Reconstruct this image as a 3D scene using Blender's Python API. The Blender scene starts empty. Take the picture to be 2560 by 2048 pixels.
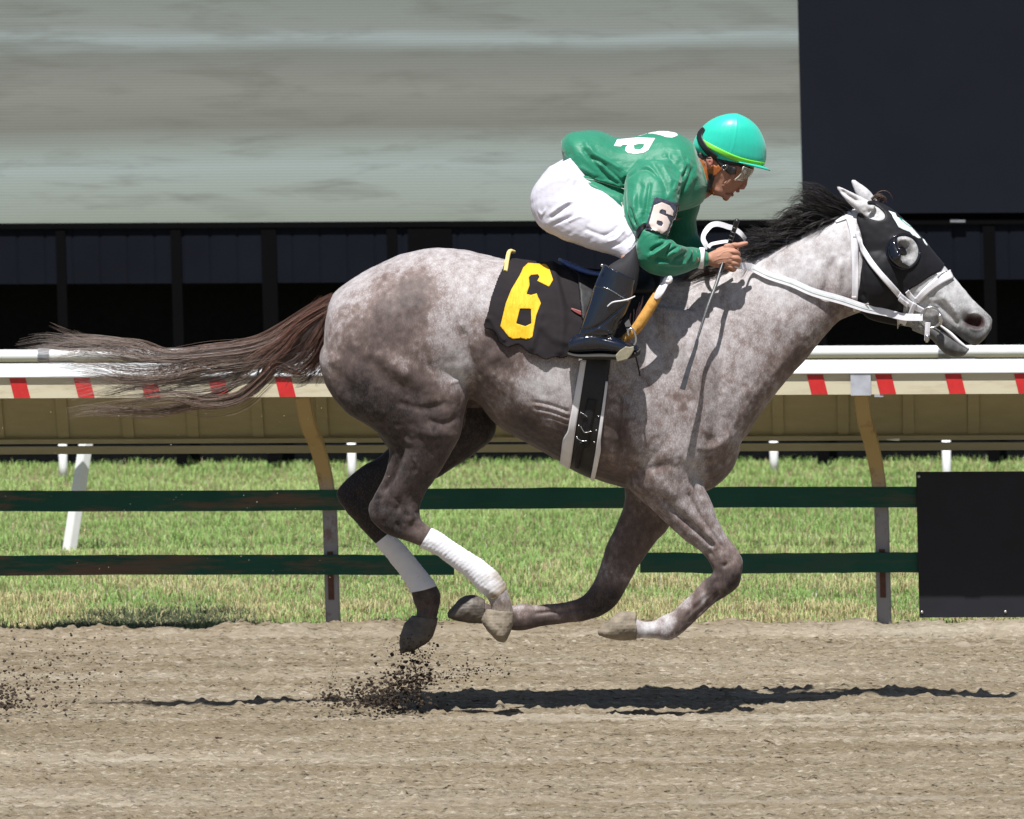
import bpy, bmesh, math, random
import numpy as np
from mathutils import Vector, Matrix
from mathutils.bvhtree import BVHTree
from mathutils.geometry import delaunay_2d_cdt
random.seed(7); RNG = np.random.default_rng(7)
sc = bpy.context.scene; COL = sc.collection

# ------------------------------------------------------------------ camera
F = 19840.0; CD = 32.0; CH = 3.2
PITCH = math.atan((1024-1785+617*CH)/F); ROLL = math.radians(0.33)
CAM = np.array([0.0, -CD, CH])
fwd = np.array([0, math.cos(PITCH), -math.sin(PITCH)])
up0 = np.array([0, math.sin(PITCH), math.cos(PITCH)]); rt0 = np.array([1.0, 0, 0])
RT = rt0*math.cos(ROLL) - up0*math.sin(ROLL)
UP = up0*math.cos(ROLL) + rt0*math.sin(ROLL)
cd = bpy.data.cameras.new('camera'); cam = bpy.data.objects.new('camera', cd); COL.objects.link(cam)
mw = Matrix.Identity(4)
for i in range(3):
    mw[i][0] = RT[i]; mw[i][1] = UP[i]; mw[i][2] = -fwd[i]; mw[i][3] = CAM[i]
cam.matrix_world = mw
cd.sensor_width = 36.0; cd.sensor_fit = 'HORIZONTAL'; cd.lens = F/2560*36.0
cd.clip_start = 1.0; cd.clip_end = 2000.0
cd.dof.use_dof = True; cd.dof.focus_distance = 31.9; cd.dof.aperture_fstop = 9.5
sc.camera = cam
sc.render.resolution_x = 1024; sc.render.resolution_y = 819

# ------------------------------------------------------------------ world + sun
SUN_DIR = np.array([0.085, 0.40, -0.915]); SUN_DIR = SUN_DIR/np.linalg.norm(SUN_DIR)   # direction the light travels
el = math.asin(-SUN_DIR[2]); to_sun = -SUN_DIR
w = bpy.data.worlds.new('World'); sc.world = w; w.use_nodes = True
nt = w.node_tree; bg = nt.nodes['Background']
sky = nt.nodes.new('ShaderNodeTexSky'); sky.sky_type = 'NISHITA'; sky.sun_disc = False
sky.sun_elevation = el; sky.sun_rotation = math.atan2(to_sun[0], to_sun[1]); sky.altitude = 20
nt.links.new(sky.outputs[0], bg.inputs[0]); bg.inputs[1].default_value = 0.05
sd = bpy.data.lights.new('sun', 'SUN'); sd.energy = 4.9; sd.angle = math.radians(0.5); sd.color = (1.0, 0.975, 0.94)
so = bpy.data.objects.new('sun', sd); COL.objects.link(so)
so.rotation_euler = Vector(SUN_DIR).to_track_quat('-Z', 'Y').to_euler(); so.location = (0, 0, 20)
sc.view_settings.view_transform = 'Standard'; sc.view_settings.look = 'None'
sc.view_settings.gamma = 1; sc.view_settings.exposure = 0.5

# ------------------------------------------------------------------ helpers
def pdir(px, py):
    return fwd + RT*((px-1280)/F) - UP*((py-1024)/F)
def W(px, py, Y=0.0):                       # photo pixel -> point on the vertical plane y = Y
    d = pdir(px, py); t = (Y - CAM[1])/d[1]; return CAM + d*t
def Gz(px, py, z=0.0):
    d = pdir(px, py); t = (z - CAM[2])/d[2]; return CAM + d*t
def proj(V):
    q = np.asarray(V) - CAM; dz = q@fwd
    return np.stack([1280 + F*(q@RT)/dz, 1024 - F*(q@UP)/dz], -1)

def lat(ix, iy, iz, seed):
    h = (ix.astype(np.int64)*374761393 + iy.astype(np.int64)*668265263 + iz.astype(np.int64)*2147483647 + seed*974634777) & 0xffffffff
    h = ((h ^ (h >> 13))*1274126177) & 0xffffffff; h = h ^ (h >> 16)
    return (h & 0xffff)/65535.0
def vnoise(P, f, seed=0):
    P = np.asarray(P)*f
    if P.shape[-1] == 2: P = np.concatenate([P, np.zeros(P.shape[:-1]+(1,))], -1)
    i = np.floor(P).astype(np.int64); t = P - i; t = t*t*(3-2*t); r = 0
    for a in (0, 1):
        for b in (0, 1):
            for c in (0, 1):
                wt = (t[..., 0] if a else 1-t[..., 0])*(t[..., 1] if b else 1-t[..., 1])*(t[..., 2] if c else 1-t[..., 2])
                r = r + wt*lat(i[..., 0]+a, i[..., 1]+b, i[..., 2]+c, seed)
    return r*2-1
def fbm(P, f, octv=4, seed=0, g=0.5):
    r = 0; a = 1
    for k in range(octv): r = r + a*vnoise(P, f*2**k, seed+k); a *= g
    return r

def obj(name, verts, faces, mat=None, parent=None, smooth=True):
    me = bpy.data.meshes.new(name)
    me.from_pydata([tuple(map(float, v)) for v in verts], [], [tuple(map(int, f)) for f in faces]); me.update()
    if smooth: me.polygons.foreach_set('use_smooth', [True]*len(me.polygons))
    if mat: me.materials.append(mat)
    o = bpy.data.objects.new(name, me); COL.objects.link(o)
    if parent: o.parent = parent
    return o
def fastmesh(name, V, Fq, mat=None, parent=None, smooth=True):     # numpy arrays, all faces with the same corner count
    me = bpy.data.meshes.new(name); V = np.asarray(V, np.float32); Fq = np.asarray(Fq, np.int32); n, k = Fq.shape
    me.vertices.add(len(V)); me.vertices.foreach_set('co', V.ravel())
    me.loops.add(n*k); me.loops.foreach_set('vertex_index', Fq.ravel())
    me.polygons.add(n); me.polygons.foreach_set('loop_start', np.arange(0, n*k, k, dtype=np.int32))
    me.update(calc_edges=True)
    me.polygons.foreach_set('use_smooth', np.full(n, smooth)); 
    if mat: me.materials.append(mat)
    o = bpy.data.objects.new(name, me); COL.objects.link(o)
    if parent: o.parent = parent
    return o
def setcol(o, name, rgb):
    me = o.data; a = me.color_attributes.new(name, 'FLOAT_COLOR', 'POINT')
    c = np.ones((len(me.vertices), 4), np.float32); c[:, :3] = rgb; a.data.foreach_set('color', c.ravel())
def empty(name, label=None, cat=None, group=None, loc=(0, 0, 0)):
    o = bpy.data.objects.new(name, None); COL.objects.link(o); o.location = loc; o.empty_display_size = 0.1
    if label: tag(o, label, cat, group)
    return o
def tag(o, label, cat, group=None, kind=None):
    o['label'] = label; o['category'] = cat
    if group: o['group'] = group
    if kind: o['kind'] = kind
    return o

class MB:
    def __init__(s): s.v = []; s.f = []
    def add(s, v, f):
        n = len(s.v); s.v += [tuple(map(float, x)) for x in v]; s.f += [tuple(int(i)+n for i in q) for q in f]; return s
    def box(s, lo, hi):
        x0, y0, z0 = lo; x1, y1, z1 = hi
        return s.add([(x0,y0,z0),(x1,y0,z0),(x1,y1,z0),(x0,y1,z0),(x0,y0,z1),(x1,y0,z1),(x1,y1,z1),(x0,y1,z1)],
                     [(0,3,2,1),(4,5,6,7),(0,1,5,4),(1,2,6,5),(2,3,7,6),(3,0,4,7)])
    def prism(s, prof, x0, x1):                       # closed (y,z) profile extruded along x
        n = len(prof); v = [(x0, a, b) for a, b in prof]+[(x1, a, b) for a, b in prof]
        f = [(i, (i+1) % n, n+(i+1) % n, n+i) for i in range(n)]+[tuple(range(n))[::-1], tuple(range(n, 2*n))]
        return s.add(v, f)
    def tube(s, pts, rad, n=10, flat=1.0, up=None):
        v, f = tube(pts, rad, n, flat, up); return s.add(v, f)
    def build(s, name, mat, parent=None, smooth=False, bevel=0): 
        o = obj(name, s.v, s.f, mat, parent, smooth)
        if bevel:
            b = o.modifiers.new('bevel', 'BEVEL'); b.width = bevel; b.segments = 2; b.limit_method = 'ANGLE'
        return o

def cr(pts, sub):                                      # Catmull-Rom through rows of pts
    P = np.asarray(pts, float); n = len(P); out = []
    for i in range(n-1):
        p0 = P[max(i-1, 0)]; p1 = P[i]; p2 = P[i+1]; p3 = P[min(i+2, n-1)]
        for k in range(sub):
            t = k/sub
            out.append(0.5*((2*p1)+(-p0+p2)*t+(2*p0-5*p1+4*p2-p3)*t*t+(-p0+3*p1-3*p2+p3)*t**3))
    out.append(P[-1]); return np.array(out)
def tube(pts, rad, n=10, flat=1.0, up=None):
    P = np.asarray(pts, float); m = len(P); R = np.full(m, rad, float) if np.isscalar(rad) else np.asarray(rad, float)
    V = []; Fc = []; prev = None
    for i in range(m):
        t = P[min(i+1, m-1)]-P[max(i-1, 0)]; t = t/(np.linalg.norm(t)+1e-9)
        if prev is None:
            a = np.array(up if up is not None else ((0, 0, 1.0) if abs(t[2]) < .9 else (0, 1.0, 0)), float)
        else: a = prev
        nrm = a - t*(a@t); nrm /= np.linalg.norm(nrm)+1e-9; b = np.cross(t, nrm); prev = nrm
        for k in range(n):
            th = 2*math.pi*k/n
            V.append(P[i]+(nrm*math.cos(th)+b*math.sin(th)*flat)*R[i])
    for i in range(m-1):
        for k in range(n):
            Fc.append((i*n+k, i*n+(k+1) % n, (i+1)*n+(k+1) % n, (i+1)*n+k))
    V.append(P[0]); V.append(P[-1]); c0 = len(V)-2; c1 = c0+1
    for k in range(n):
        Fc.append((c0, (k+1) % n, k)); Fc.append((c1, (m-1)*n+k, (m-1)*n+(k+1) % n))
    return V, Fc
def capsule(pts, rad, n=12, sub=5):                    # smooth chain with rounded ends (closed)
    A = cr([list(p)+[r] for p, r in zip(pts, rad)], sub); P = A[:, :3]; R = A[:, 3]
    d0 = P[0]-P[1]; d0 /= np.linalg.norm(d0); d1 = P[-1]-P[-2]; d1 /= np.linalg.norm(d1)
    pre = [(P[0]+d0*R[0]*math.sin(a), R[0]*math.cos(a)) for a in (1.45, 1.05, .6, .25)]
    post = [(P[-1]+d1*R[-1]*math.sin(a), R[-1]*math.cos(a)) for a in (.25, .6, 1.05, 1.45)]
    PP = [p for p, _ in pre]+list(P)+[p for p, _ in post]; RR = [r for _, r in pre]+list(R)+[r for _, r in post]
    return tube(PP, RR, n)
def loft(secs, n=28, sub=5):
    """secs: (ax,ay,bx,by,Y,depth[,skew[,e[,Y2]]]) photo-pixel edge pairs of one limb or trunk section"""
    rows = []
    for s in secs:
        s = list(s); 
        while len(s) < 8: s.append([0, 2.0][len(s)-6])
        ax, ay, bx, by, Y, d, sk, e = s[:8]
        rows.append(np.concatenate([W(ax, ay, Y), W(bx, by, Y), [d, sk, e]]))
    R = cr(rows, sub); V = []; Fc = []; m = len(R)
    for r in R:
        A = r[0:3]; B = r[3:6]; C = (A+B)/2; H = (A-B)/2; d, sk, e = r[6:9]; d = max(d, .002); e = max(e, 1.5)
        for k in range(n):
            th = 2*math.pi*k/n; ct = math.cos(th); sn = math.sin(th)
            ax = math.copysign(abs(ct)**(2/e), ct); dp = math.copysign(abs(sn)**(2/e), sn)*d*(1+sk*ct)
            V.append(C+H*ax+np.array([0, dp, 0]))
    for i in range(m-1):
        for k in range(n):
            Fc.append((i*n+k, i*n+(k+1) % n, (i+1)*n+(k+1) % n, (i+1)*n+k))
    V.append((R[0][0:3]+R[0][3:6])/2); V.append((R[-1][0:3]+R[-1][3:6])/2); c0 = len(V)-2; c1 = c0+1
    for k in range(n):
        Fc.append((c0, (k+1) % n, k)); Fc.append((c1, (m-1)*n+k, (m-1)*n+(k+1) % n))
    return V, Fc
def ellip(c, r, rot=0.0, n=20, m=12):                 # rot about Y
    V = []; Fc = []; ca, sa = math.cos(rot), math.sin(rot)
    for i in range(m+1):
        ph = math.pi*i/m
        for k in range(n):
            th = 2*math.pi*k/n
            x, y, z = r[0]*math.sin(ph)*math.cos(th), r[1]*math.sin(ph)*math.sin(th), r[2]*math.cos(ph)
            V.append((c[0]+x*ca+z*sa, c[1]+y, c[2]-x*sa+z*ca))
    for i in range(m):
        for k in range(n): Fc.append((i*n+k, (i+1)*n+k, (i+1)*n+(k+1) % n, i*n+(k+1) % n))
    return V, Fc
def voxel(parts, size, name, mat=None, parent=None, smooth_it=4, lam=0.5):
    mb = MB()
    for v, f in parts: mb.add(v, f)
    o = obj('tmp', mb.v, mb.f)
    bm = bmesh.new(); bm.from_mesh(o.data); bmesh.ops.remove_doubles(bm, verts=bm.verts, dist=1e-6)
    bmesh.ops.recalc_face_normals(bm, faces=bm.faces); bm.to_mesh(o.data); bm.free()
    r = o.modifiers.new('r', 'REMESH'); r.mode = 'VOXEL'; r.voxel_size = size; r.adaptivity = 0
    dg = bpy.context.evaluated_depsgraph_get(); me = bpy.data.meshes.new_from_object(o.evaluated_get(dg))
    bpy.data.objects.remove(o); me.name = name
    V, E = mverts(me), medges(me)
    V = lap(V, E, smooth_it, lam)
    me.vertices.foreach_set('co', V.astype(np.float32).ravel()); me.update()
    me.polygons.foreach_set('use_smooth', [True]*len(me.polygons))
    me.materials.clear()
    if mat: me.materials.append(mat)
    o = bpy.data.objects.new(name, me); COL.objects.link(o)
    if parent: o.parent = parent
    return o
def mverts(me):
    a = np.empty(len(me.vertices)*3, np.float32); me.vertices.foreach_get('co', a); return a.reshape(-1, 3).astype(float)
def mnorms(me):
    a = np.empty(len(me.vertices)*3, np.float32); me.vertex_normals.foreach_get('vector', a); return a.reshape(-1, 3).astype(float)
def medges(me):
    a = np.empty(len(me.edges)*2, np.int32); me.edges.foreach_get('vertices', a); return a.reshape(-1, 2)
def lap(V, E, it, lam, wt=None):
    n = len(V); deg = np.bincount(E.ravel(), minlength=n).astype(float)[:, None]; deg[deg == 0] = 1
    for _ in range(it):
        for s in (lam, -lam*0.96):                     # Taubin: smooths without shrinking the limbs
            S = np.zeros_like(V)
            for c in range(3):
                S[:, c] = np.bincount(E[:, 0], V[E[:, 1], c], n)+np.bincount(E[:, 1], V[E[:, 0], c], n)
            d = S/deg-V
            if wt is not None: d = d*wt[:, None]
            V = V+s*d
    return V
def setverts(o, V):
    o.data.vertices.foreach_set('co', V.astype(np.float32).ravel()); o.data.update()
def segdist(P, poly, closed=False):
    """distance of 2-D points to a polyline and the nearest point"""
    poly = np.asarray(poly, float); best = np.full(len(P), 1e9); near = np.zeros_like(P); side = np.zeros(len(P))
    n = len(poly); rng = range(n if closed else n-1)
    if n == 1:
        d = np.linalg.norm(P-poly[0], axis=1); return d, np.repeat(poly, len(P), 0), side
    for i in rng:
        a = poly[i]; b = poly[(i+1) % n]; ab = b-a; L = ab@ab+1e-9
        t = np.clip(((P-a)@ab)/L, 0, 1); q = a+t[:, None]*ab; d = np.linalg.norm(P-q, axis=1); m = d < best
        best[m] = d[m]; near[m] = q[m]; side[m] = (ab[0]*(P-a)[m, 1]-ab[1]*(P-a)[m, 0])/math.sqrt(L)
    return best, near, side
def inside(P, poly):
    poly = np.asarray(poly, float); c = np.zeros(len(P), bool); n = len(poly)
    for i in range(n):
        x1, y1 = poly[i]; x2, y2 = poly[(i+1) % n]
        m = ((y1 > P[:, 1]) != (y2 > P[:, 1])); xi = (x2-x1)*(P[:, 1]-y1)/((y2-y1) if y2 != y1 else 1e-9)+x1
        c ^= (m & (P[:, 0] < xi))
    return c
def sculpt(o, feats, gain=1.0):
    """feats: (polyline px, width px, amplitude m[, side]) side: 'n' near half, 'f' far half, 'a' all"""
    me = o.data; V = mverts(me); N = mnorms(me); P = proj(V); D = np.zeros(len(V))
    for ft in feats:
        pl, wd, am = ft[:3]; am = am*gain; side = ft[3] if len(ft) > 3 else 'n'
        pl = np.asarray(pl, float); lo = pl.min(0)-3*wd; hi = pl.max(0)+3*wd
        m = (P[:, 0] > lo[0]) & (P[:, 0] < hi[0]) & (P[:, 1] > lo[1]) & (P[:, 1] < hi[1])
        if side == 'n': m &= (V[:, 1] < 0.02)
        if side == 'f': m &= (V[:, 1] > 0.02)
        idx = np.nonzero(m)[0]
        if not len(idx): continue
        if len(pl) > 2: pl = cr(pl, 4)
        d, _, _ = segdist(P[idx], pl)
        k = np.clip(-N[idx, 1] if side == 'n' else 1, 0, 1) if side != 'f' else np.clip(-N[idx, 1]+.2, 0, 1)
        ln = np.linalg.norm(np.diff(pl, axis=0), axis=1).sum() if len(pl) > 1 else 0
        if ln > 3*wd: k = k*np.clip(np.minimum(np.linalg.norm(P[idx]-pl[0], axis=1), np.linalg.norm(P[idx]-pl[-1], axis=1))/(2.2*wd), .12, 1)
        D[idx] += am*np.exp(-(d/wd)**2)*k
    V = V+N*D[:, None]; setverts(o, V)
def bvh_of(o):
    me = o.data; V = [tuple(x) for x in mverts(me)]
    return BVHTree.FromPolygons(V, [tuple(p.vertices) for p in me.polygons])
def hit(bvh, px, py, off=0.0, Yf=-0.2, far=False):
    d = pdir(px, py); c = CAM.copy()
    if far:
        p0 = W(px, py, 0.0); c = p0+np.array([0, 5.0, 0]); d = np.array([0, -1.0, 0])
    d = d/np.linalg.norm(d); r = bvh.ray_cast(Vector(c), Vector(d))
    if r[0] is None:
        q = W(px, py, Yf); r = bvh.find_nearest(Vector(q)); nn = np.array(r[1]); 
        return np.array(r[0])+nn*off, nn
    nn = np.array(r[1]); nn = nn if nn@(-d) > 0 else -nn
    return np.array(r[0])+nn*off, nn
def solid(o, t, off=-1.0):
    s = o.modifiers.new('thick', 'SOLIDIFY'); s.thickness = t; s.offset = off; return o
def patch(name, poly, bvh, off, mat, parent=None, step=4.0, holes=(), thick=0.003, far=False, disp=None, Yf=-.2):
    """a sheet cut to a photo outline and laid on a surface"""
    def dens(pl):
        out = []
        for i in range(len(pl)):
            a = np.array(pl[i], float); b = np.array(pl[(i+1) % len(pl)], float); k = max(1, int(np.linalg.norm(b-a)/step))
            out += [tuple(a+(b-a)*j/k) for j in range(k)]
        return out
    loops = [dens(poly)]+[dens(h) for h in holes]; pts = []; edges = []
    for lp in loops:
        n0 = len(pts); pts += lp; edges += [(n0+i, n0+(i+1) % len(lp)) for i in range(len(lp))]
    A = np.array(poly); xs = np.arange(A[:, 0].min(), A[:, 0].max(), step); ys = np.arange(A[:, 1].min(), A[:, 1].max(), step)
    G = np.array([(x+(.5*step if j % 2 else 0), y) for j, y in enumerate(ys) for x in xs]); ok = inside(G, poly)
    for h in holes: ok &= ~inside(G, h)
    for lp in loops:
        d, _, _ = segdist(G, lp, True); ok &= d > step*.45
    pts += [tuple(g) for g in G[ok]]
    r = delaunay_2d_cdt([Vector(p) for p in pts], edges, [], 0, 1e-4); P2 = [tuple(v) for v in r[0]]; faces = r[2]
    Pn = np.array(P2); fc = []
    for f in faces:
        c = Pn[list(f)].mean(0)[None]
        if inside(c, poly)[0] and not any(inside(c, h)[0] for h in holes): fc.append(f)
    H = [hit(bvh, x, y, 0, far=far, Yf=Yf) for x, y in P2]; V = np.array([h[0] for h in H]); N = np.array([h[1] for h in H])
    E = np.array(sorted({tuple(sorted((f[i], f[(i+1) % 3]))) for f in fc for i in range(3)}))
    N = lap(N, E, 0, .5); 
    n = len(N)
    for _ in range(3):
        S = np.zeros_like(N)
        for c in range(3): S[:, c] = np.bincount(E[:, 0], N[E[:, 1], c], n)+np.bincount(E[:, 1], N[E[:, 0], c], n)
        N = N+S*.5; N /= np.linalg.norm(N, axis=1)[:, None]+1e-9
    o_ = off if disp is None else off+disp(np.array(P2))[:, None]
    V = V+N*o_
    ob = obj(name, V, fc, mat, parent)
    if sum((p.normal.y > 0) for p in ob.data.polygons) > len(ob.data.polygons)/2 and not far: ob.data.flip_normals()
    if thick: solid(ob, thick)
    ob['_n'] = 0; del ob['_n']
    return ob
def ribbon(path, width, bvh, off, name, mat, parent=None, thick=0.003, n=4, sub=6, far=False, Yf=-.15, mb=None, smooth=True, puff=0.0):
    P = cr(path, sub) if len(path) > 2 else np.linspace(path[0], path[1], max(3, sub*2)); m = len(P)
    T = np.gradient(P, axis=0); T /= np.linalg.norm(T, axis=1)[:, None]; Nn = np.stack([-T[:, 1], T[:, 0]], 1)
    wd = np.full(m, width) if np.isscalar(width) else np.interp(np.linspace(0, 1, m), np.linspace(0, 1, len(width)), width)
    V = []; Fc = []
    for i in range(m):
        c, nn = hit(bvh, P[i, 0], P[i, 1], 0, far=far, Yf=Yf)
        row = []
        for k in range(n+1):
            s = (k/n-.5); q, n2 = hit(bvh, P[i, 0]+Nn[i, 0]*s*wd[i], P[i, 1]+Nn[i, 1]*s*wd[i], 0, far=far, Yf=Yf)
            row.append(q+n2*(off+puff*(1-(2*s)**2)))
        V += row
    V = np.array(V); 
    A = V.reshape(m, n+1, 3)
    for _ in range(2): A[1:-1] = (A[:-2]+2*A[1:-1]+A[2:])/4
    V = A.reshape(-1, 3)
    for i in range(m-1):
        for k in range(n):
            a = i*(n+1)+k; Fc.append((a, a+1, a+n+2, a+n+1))
    ob = obj(name, V, Fc, mat, parent, smooth)
    me = ob.data
    if (sum(p.normal.y for p in me.polygons) > 0) != far: me.flip_normals()
    solid(ob, thick, -1.0 if not far else -1.0); return ob
def shell(src, poly, off, name, mat, parent=None, ymask=None, thick=0.003, disp=None, thr=3.2, holes=()):
    """the part of a body surface inside a photo outline, lifted off it as cloth"""
    me = src.data; V = mverts(me); N = mnorms(me); P = proj(V); poly = np.asarray(poly, float)
    d, near, _ = segdist(P, poly, True); ins = inside(P, poly)
    lo = poly.min(0)-30; hi = poly.max(0)+30
    box = (P[:, 0] > lo[0]) & (P[:, 0] < hi[0]) & (P[:, 1] > lo[1]) & (P[:, 1] < hi[1])
    if ymask is not None: box &= ymask(V)
    sn = (d < thr) & box; dl = (near-P)/617.0
    V2 = V.copy(); V2[sn] += dl[sn, 0:1]*RT-dl[sn, 1:2]*UP
    for hp in holes:                                      # openings on the near side
        hp = np.asarray(hp, float); dh, nh, _ = segdist(P, hp, True); ih = inside(P, hp); nr = V[:, 1] < 0; s2 = (dh < thr) & box & nr & ~sn
        dl2 = (nh-P)/617.0; V2[s2] += dl2[s2, 0:1]*RT-dl2[s2, 1:2]*UP; ins &= ~(ih & ~s2 & nr); sn |= s2
    ok = (ins | sn) & box
    Fq = [tuple(p.vertices) for p in me.polygons]; keep = []
    for f in Fq:
        if all(ok[i] for i in f):
            c = P[list(f)].mean(0)[None]
            keep.append(f)
    used = sorted({i for f in keep for i in f}); mp = {j: i for i, j in enumerate(used)}
    U = V2[used]; Nn = N[used]; o_ = off if disp is None else off+disp(P[used], U)[:, None]
    # faces lying wholly on the snapped rim collapse: drop them
    kk = [tuple(mp[i] for i in f) for f in keep if any(not sn[i] for i in f)]
    Z = U+Nn*o_; cnt = {}
    for f in kk:
        for i in range(len(f)): e = tuple(sorted((f[i], f[(i+1) % len(f)]))); cnt[e] = cnt.get(e, 0)+1
    be = np.array([e for e, c in cnt.items() if c == 1]); bw = np.zeros(len(Z)); bw[be.ravel()] = 1; ae = np.array(list(cnt))
    dgb = np.maximum(np.bincount(be.ravel(), minlength=len(Z)), 1)[:, None]
    for _ in range(8):                                    # even out the cut edge
        S = np.stack([np.bincount(be[:, 0], Z[be[:, 1], c], len(Z))+np.bincount(be[:, 1], Z[be[:, 0], c], len(Z)) for c in range(3)], 1); Z = Z+(S/dgb-Z)*.5*bw[:, None]
    ob = obj(name, Z, kk, mat, parent)
    bm = bmesh.new(); bm.from_mesh(ob.data)
    bmesh.ops.delete(bm, geom=[v for v in bm.verts if not v.link_faces], context='VERTS'); bm.to_mesh(ob.data); bm.free()
    ob.data.polygons.foreach_set('use_smooth', [True]*len(ob.data.polygons))
    if thick: solid(ob, thick)
    return ob

# ------------------------------------------------------------------ materials
def srgb(r, g, b):
    f = lambda c: (c/255/12.92) if c/255 <= .04045 else ((c/255+.055)/1.055)**2.4
    return (f(r), f(g), f(b))
class NB:
    def __init__(s, name):
        s.m = bpy.data.materials.new(name); s.m.use_nodes = True; s.t = s.m.node_tree; s.p = s.t.nodes['Principled BSDF']; s.co = None
    def n(s, typ, **k):
        x = s.t.nodes.new(typ)
        for a, b in k.items(): setattr(x, a, b)
        return x
    def l(s, a, b): s.t.links.new(a, b)
    def coord(s, scale=(1, 1, 1), rot=(0, 0, 0)):
        tc = s.n('ShaderNodeTexCoord'); mp = s.n('ShaderNodeMapping'); mp.inputs['Scale'].default_value = scale; mp.inputs['Rotation'].default_value = rot
        s.l(tc.outputs['Object'], mp.inputs[0]); return mp.outputs[0]
    def noise(s, scale, detail=3, rough=.55, vec=None, dist=0):
        x = s.n('ShaderNodeTexNoise'); x.inputs['Scale'].default_value = scale; x.inputs['Detail'].default_value = detail
        x.inputs['Roughness'].default_value = rough; x.inputs['Distortion'].default_value = dist
        s.l(vec if vec is not None else s.coord(), x.inputs['Vector']); return x.outputs['Fac']
    def ramp(s, fac, stops):
        x = s.n('ShaderNodeValToRGB'); e = x.color_ramp.elements
        while len(e) < len(stops): e.new(.5)
        for i, (p, c) in enumerate(stops): e[i].position = p; e[i].color = (*c, 1) if len(c) == 3 else c
        s.l(fac, x.inputs[0]); return x.outputs[0]
    def mix(s, fac, a, b, mode='MIX'):
        x = s.n('ShaderNodeMix', data_type='RGBA', blend_type=mode); x.clamp_factor = True
        for k, v in ((0, fac), (6, a), (7, b)):
            if isinstance(v, (int, float)): x.inputs[k].default_value = v
            elif isinstance(v, tuple): x.inputs[k].default_value = (*v, 1)
            else: s.l(v, x.inputs[k])
        return x.outputs[2]
    def math(s, op, a, b=0.0):
        x = s.n('ShaderNodeMath', operation=op)
        for k, v in ((0, a), (1, b)):
            if isinstance(v, (int, float)): x.inputs[k].default_value = v
            else: s.l(v, x.inputs[k])
        return x.outputs[0]
    def bump(s, h, strength, dist=.01):
        x = s.n('ShaderNodeBump'); x.inputs['Strength'].default_value = strength; x.inputs['Distance'].default_value = dist
        s.l(h, x.inputs['Height']); s.l(x.outputs[0], s.p.inputs['Normal'])
    def set(s, **k):
        for a, b in k.items():
            i = s.p.inputs[{'color': 'Base Color', 'rough': 'Roughness', 'metal': 'Metallic', 'spec': 'Specular IOR Level', 'sheen': 'Sheen Weight', 'coat': 'Coat Weight', 'coatr': 'Coat Roughness', 'em': 'Emission Color', 'ems': 'Emission Strength', 'trans': 'Transmission Weight', 'sss': 'Subsurface Weight', 'alpha': 'Alpha'}[a]]
            if isinstance(b, (int, float)): i.default_value = b
            elif isinstance(b, tuple): i.default_value = (*b, 1)
            else: s.l(b, i)
        return s
def simple(name, c, rough=.6, metal=0, var=.15, vs=30, bump=0, bs=200, **k):
    b = NB(name); nz = b.noise(vs, 4)
    lo = tuple(x*(1-var) for x in c); hi = tuple(min(1, x*(1+var)) for x in c)
    b.set(color=b.ramp(nz, [(.3, lo), (.7, hi)]), rough=rough, metal=metal, **k)
    if bump: b.bump(b.noise(bs, 3), bump, .004)
    return b.m
# ================================================================== setting
TH = math.radians(1.2); LEAN = math.radians(1.2)         # the rail is turned a little to the picture and its posts lean
E1 = np.array([math.cos(TH), -math.sin(TH), 0]); E2 = np.array([math.sin(TH), math.cos(TH), 0])
RO = Gz(1500, 1572, 0.0)                                 # foot of the rail on the ground
E3 = np.array([0, 0, math.cos(LEAN)])-E1*math.sin(LEAN)
def L2W(s, y, z): return RO+E1*s+E2*y+E3*z
def PL(px, py, y):                                        # pixel on the plane y (rail frame) -> (s, z)
    d = pdir(px, py); o = RO+E2*y; t = ((o-CAM)@E2)/(d@E2); q = CAM+d*t-RO; z = q[2]/E3[2]; return q@E1-z*(E3@E1), z
def rail_xf(o):
    m = Matrix.Identity(4)
    for i in range(3): m[i][0] = E1[i]; m[i][1] = E2[i]; m[i][2] = E3[i]; m[i][3] = RO[i]
    for q in ([o] if o.type == 'MESH' else list(o.children)):
        if q.type == 'MESH': q.data.transform(m)
    if o.type != 'MESH':
        p = Vector(RO); o.location = p
        for q in o.children: q.matrix_parent_inverse = Matrix.Translation(-p)
print('rail origin', RO)

# dirt track: fine relief near the horse, a plain sheet beyond
b = NB('dirt'); v = b.coord()
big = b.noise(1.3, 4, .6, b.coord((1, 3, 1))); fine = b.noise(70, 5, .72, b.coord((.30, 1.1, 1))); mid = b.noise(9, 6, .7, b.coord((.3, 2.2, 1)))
c = b.mix(mid, srgb(108, 97, 80), srgb(150, 138, 118)); c = b.mix(b.ramp(big, [(.35, (0, 0, 0)), (.7, (1, 1, 1))]), c, srgb(124, 115, 98))
c = b.mix(b.math('MULTIPLY', b.ramp(fine, [(.54, (0, 0, 0)), (.66, (1, 1, 1))]), .6), c, srgb(190, 182, 170))
c = b.mix(b.ramp(fine, [(.36, (1, 1, 1)), (.44, (0, 0, 0))]), c, srgb(40, 33, 27))  # dark specks, also painting in the shade of the bump's pits
bnd = b.noise(2.4, 5, .65, b.coord((.10, 1.6, 1))); c = b.mix(b.ramp(bnd, [(.40, (.8,)*3), (.58, (0,)*3)]), c, b.mix(1.0, c, (.68, .64, .58), 'MULTIPLY')); lgt = b.noise(1.5, 6, .7, b.coord((.07, 1.4, 1))); c = b.mix(b.ramp(lgt, [(.52, (0,)*3), (.68, (.42,)*3)]), c, srgb(178, 170, 156))
b.set(color=c, rough=.95, spec=.15); b.bump(fine, .7, .010); M_dirt = b.m
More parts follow.
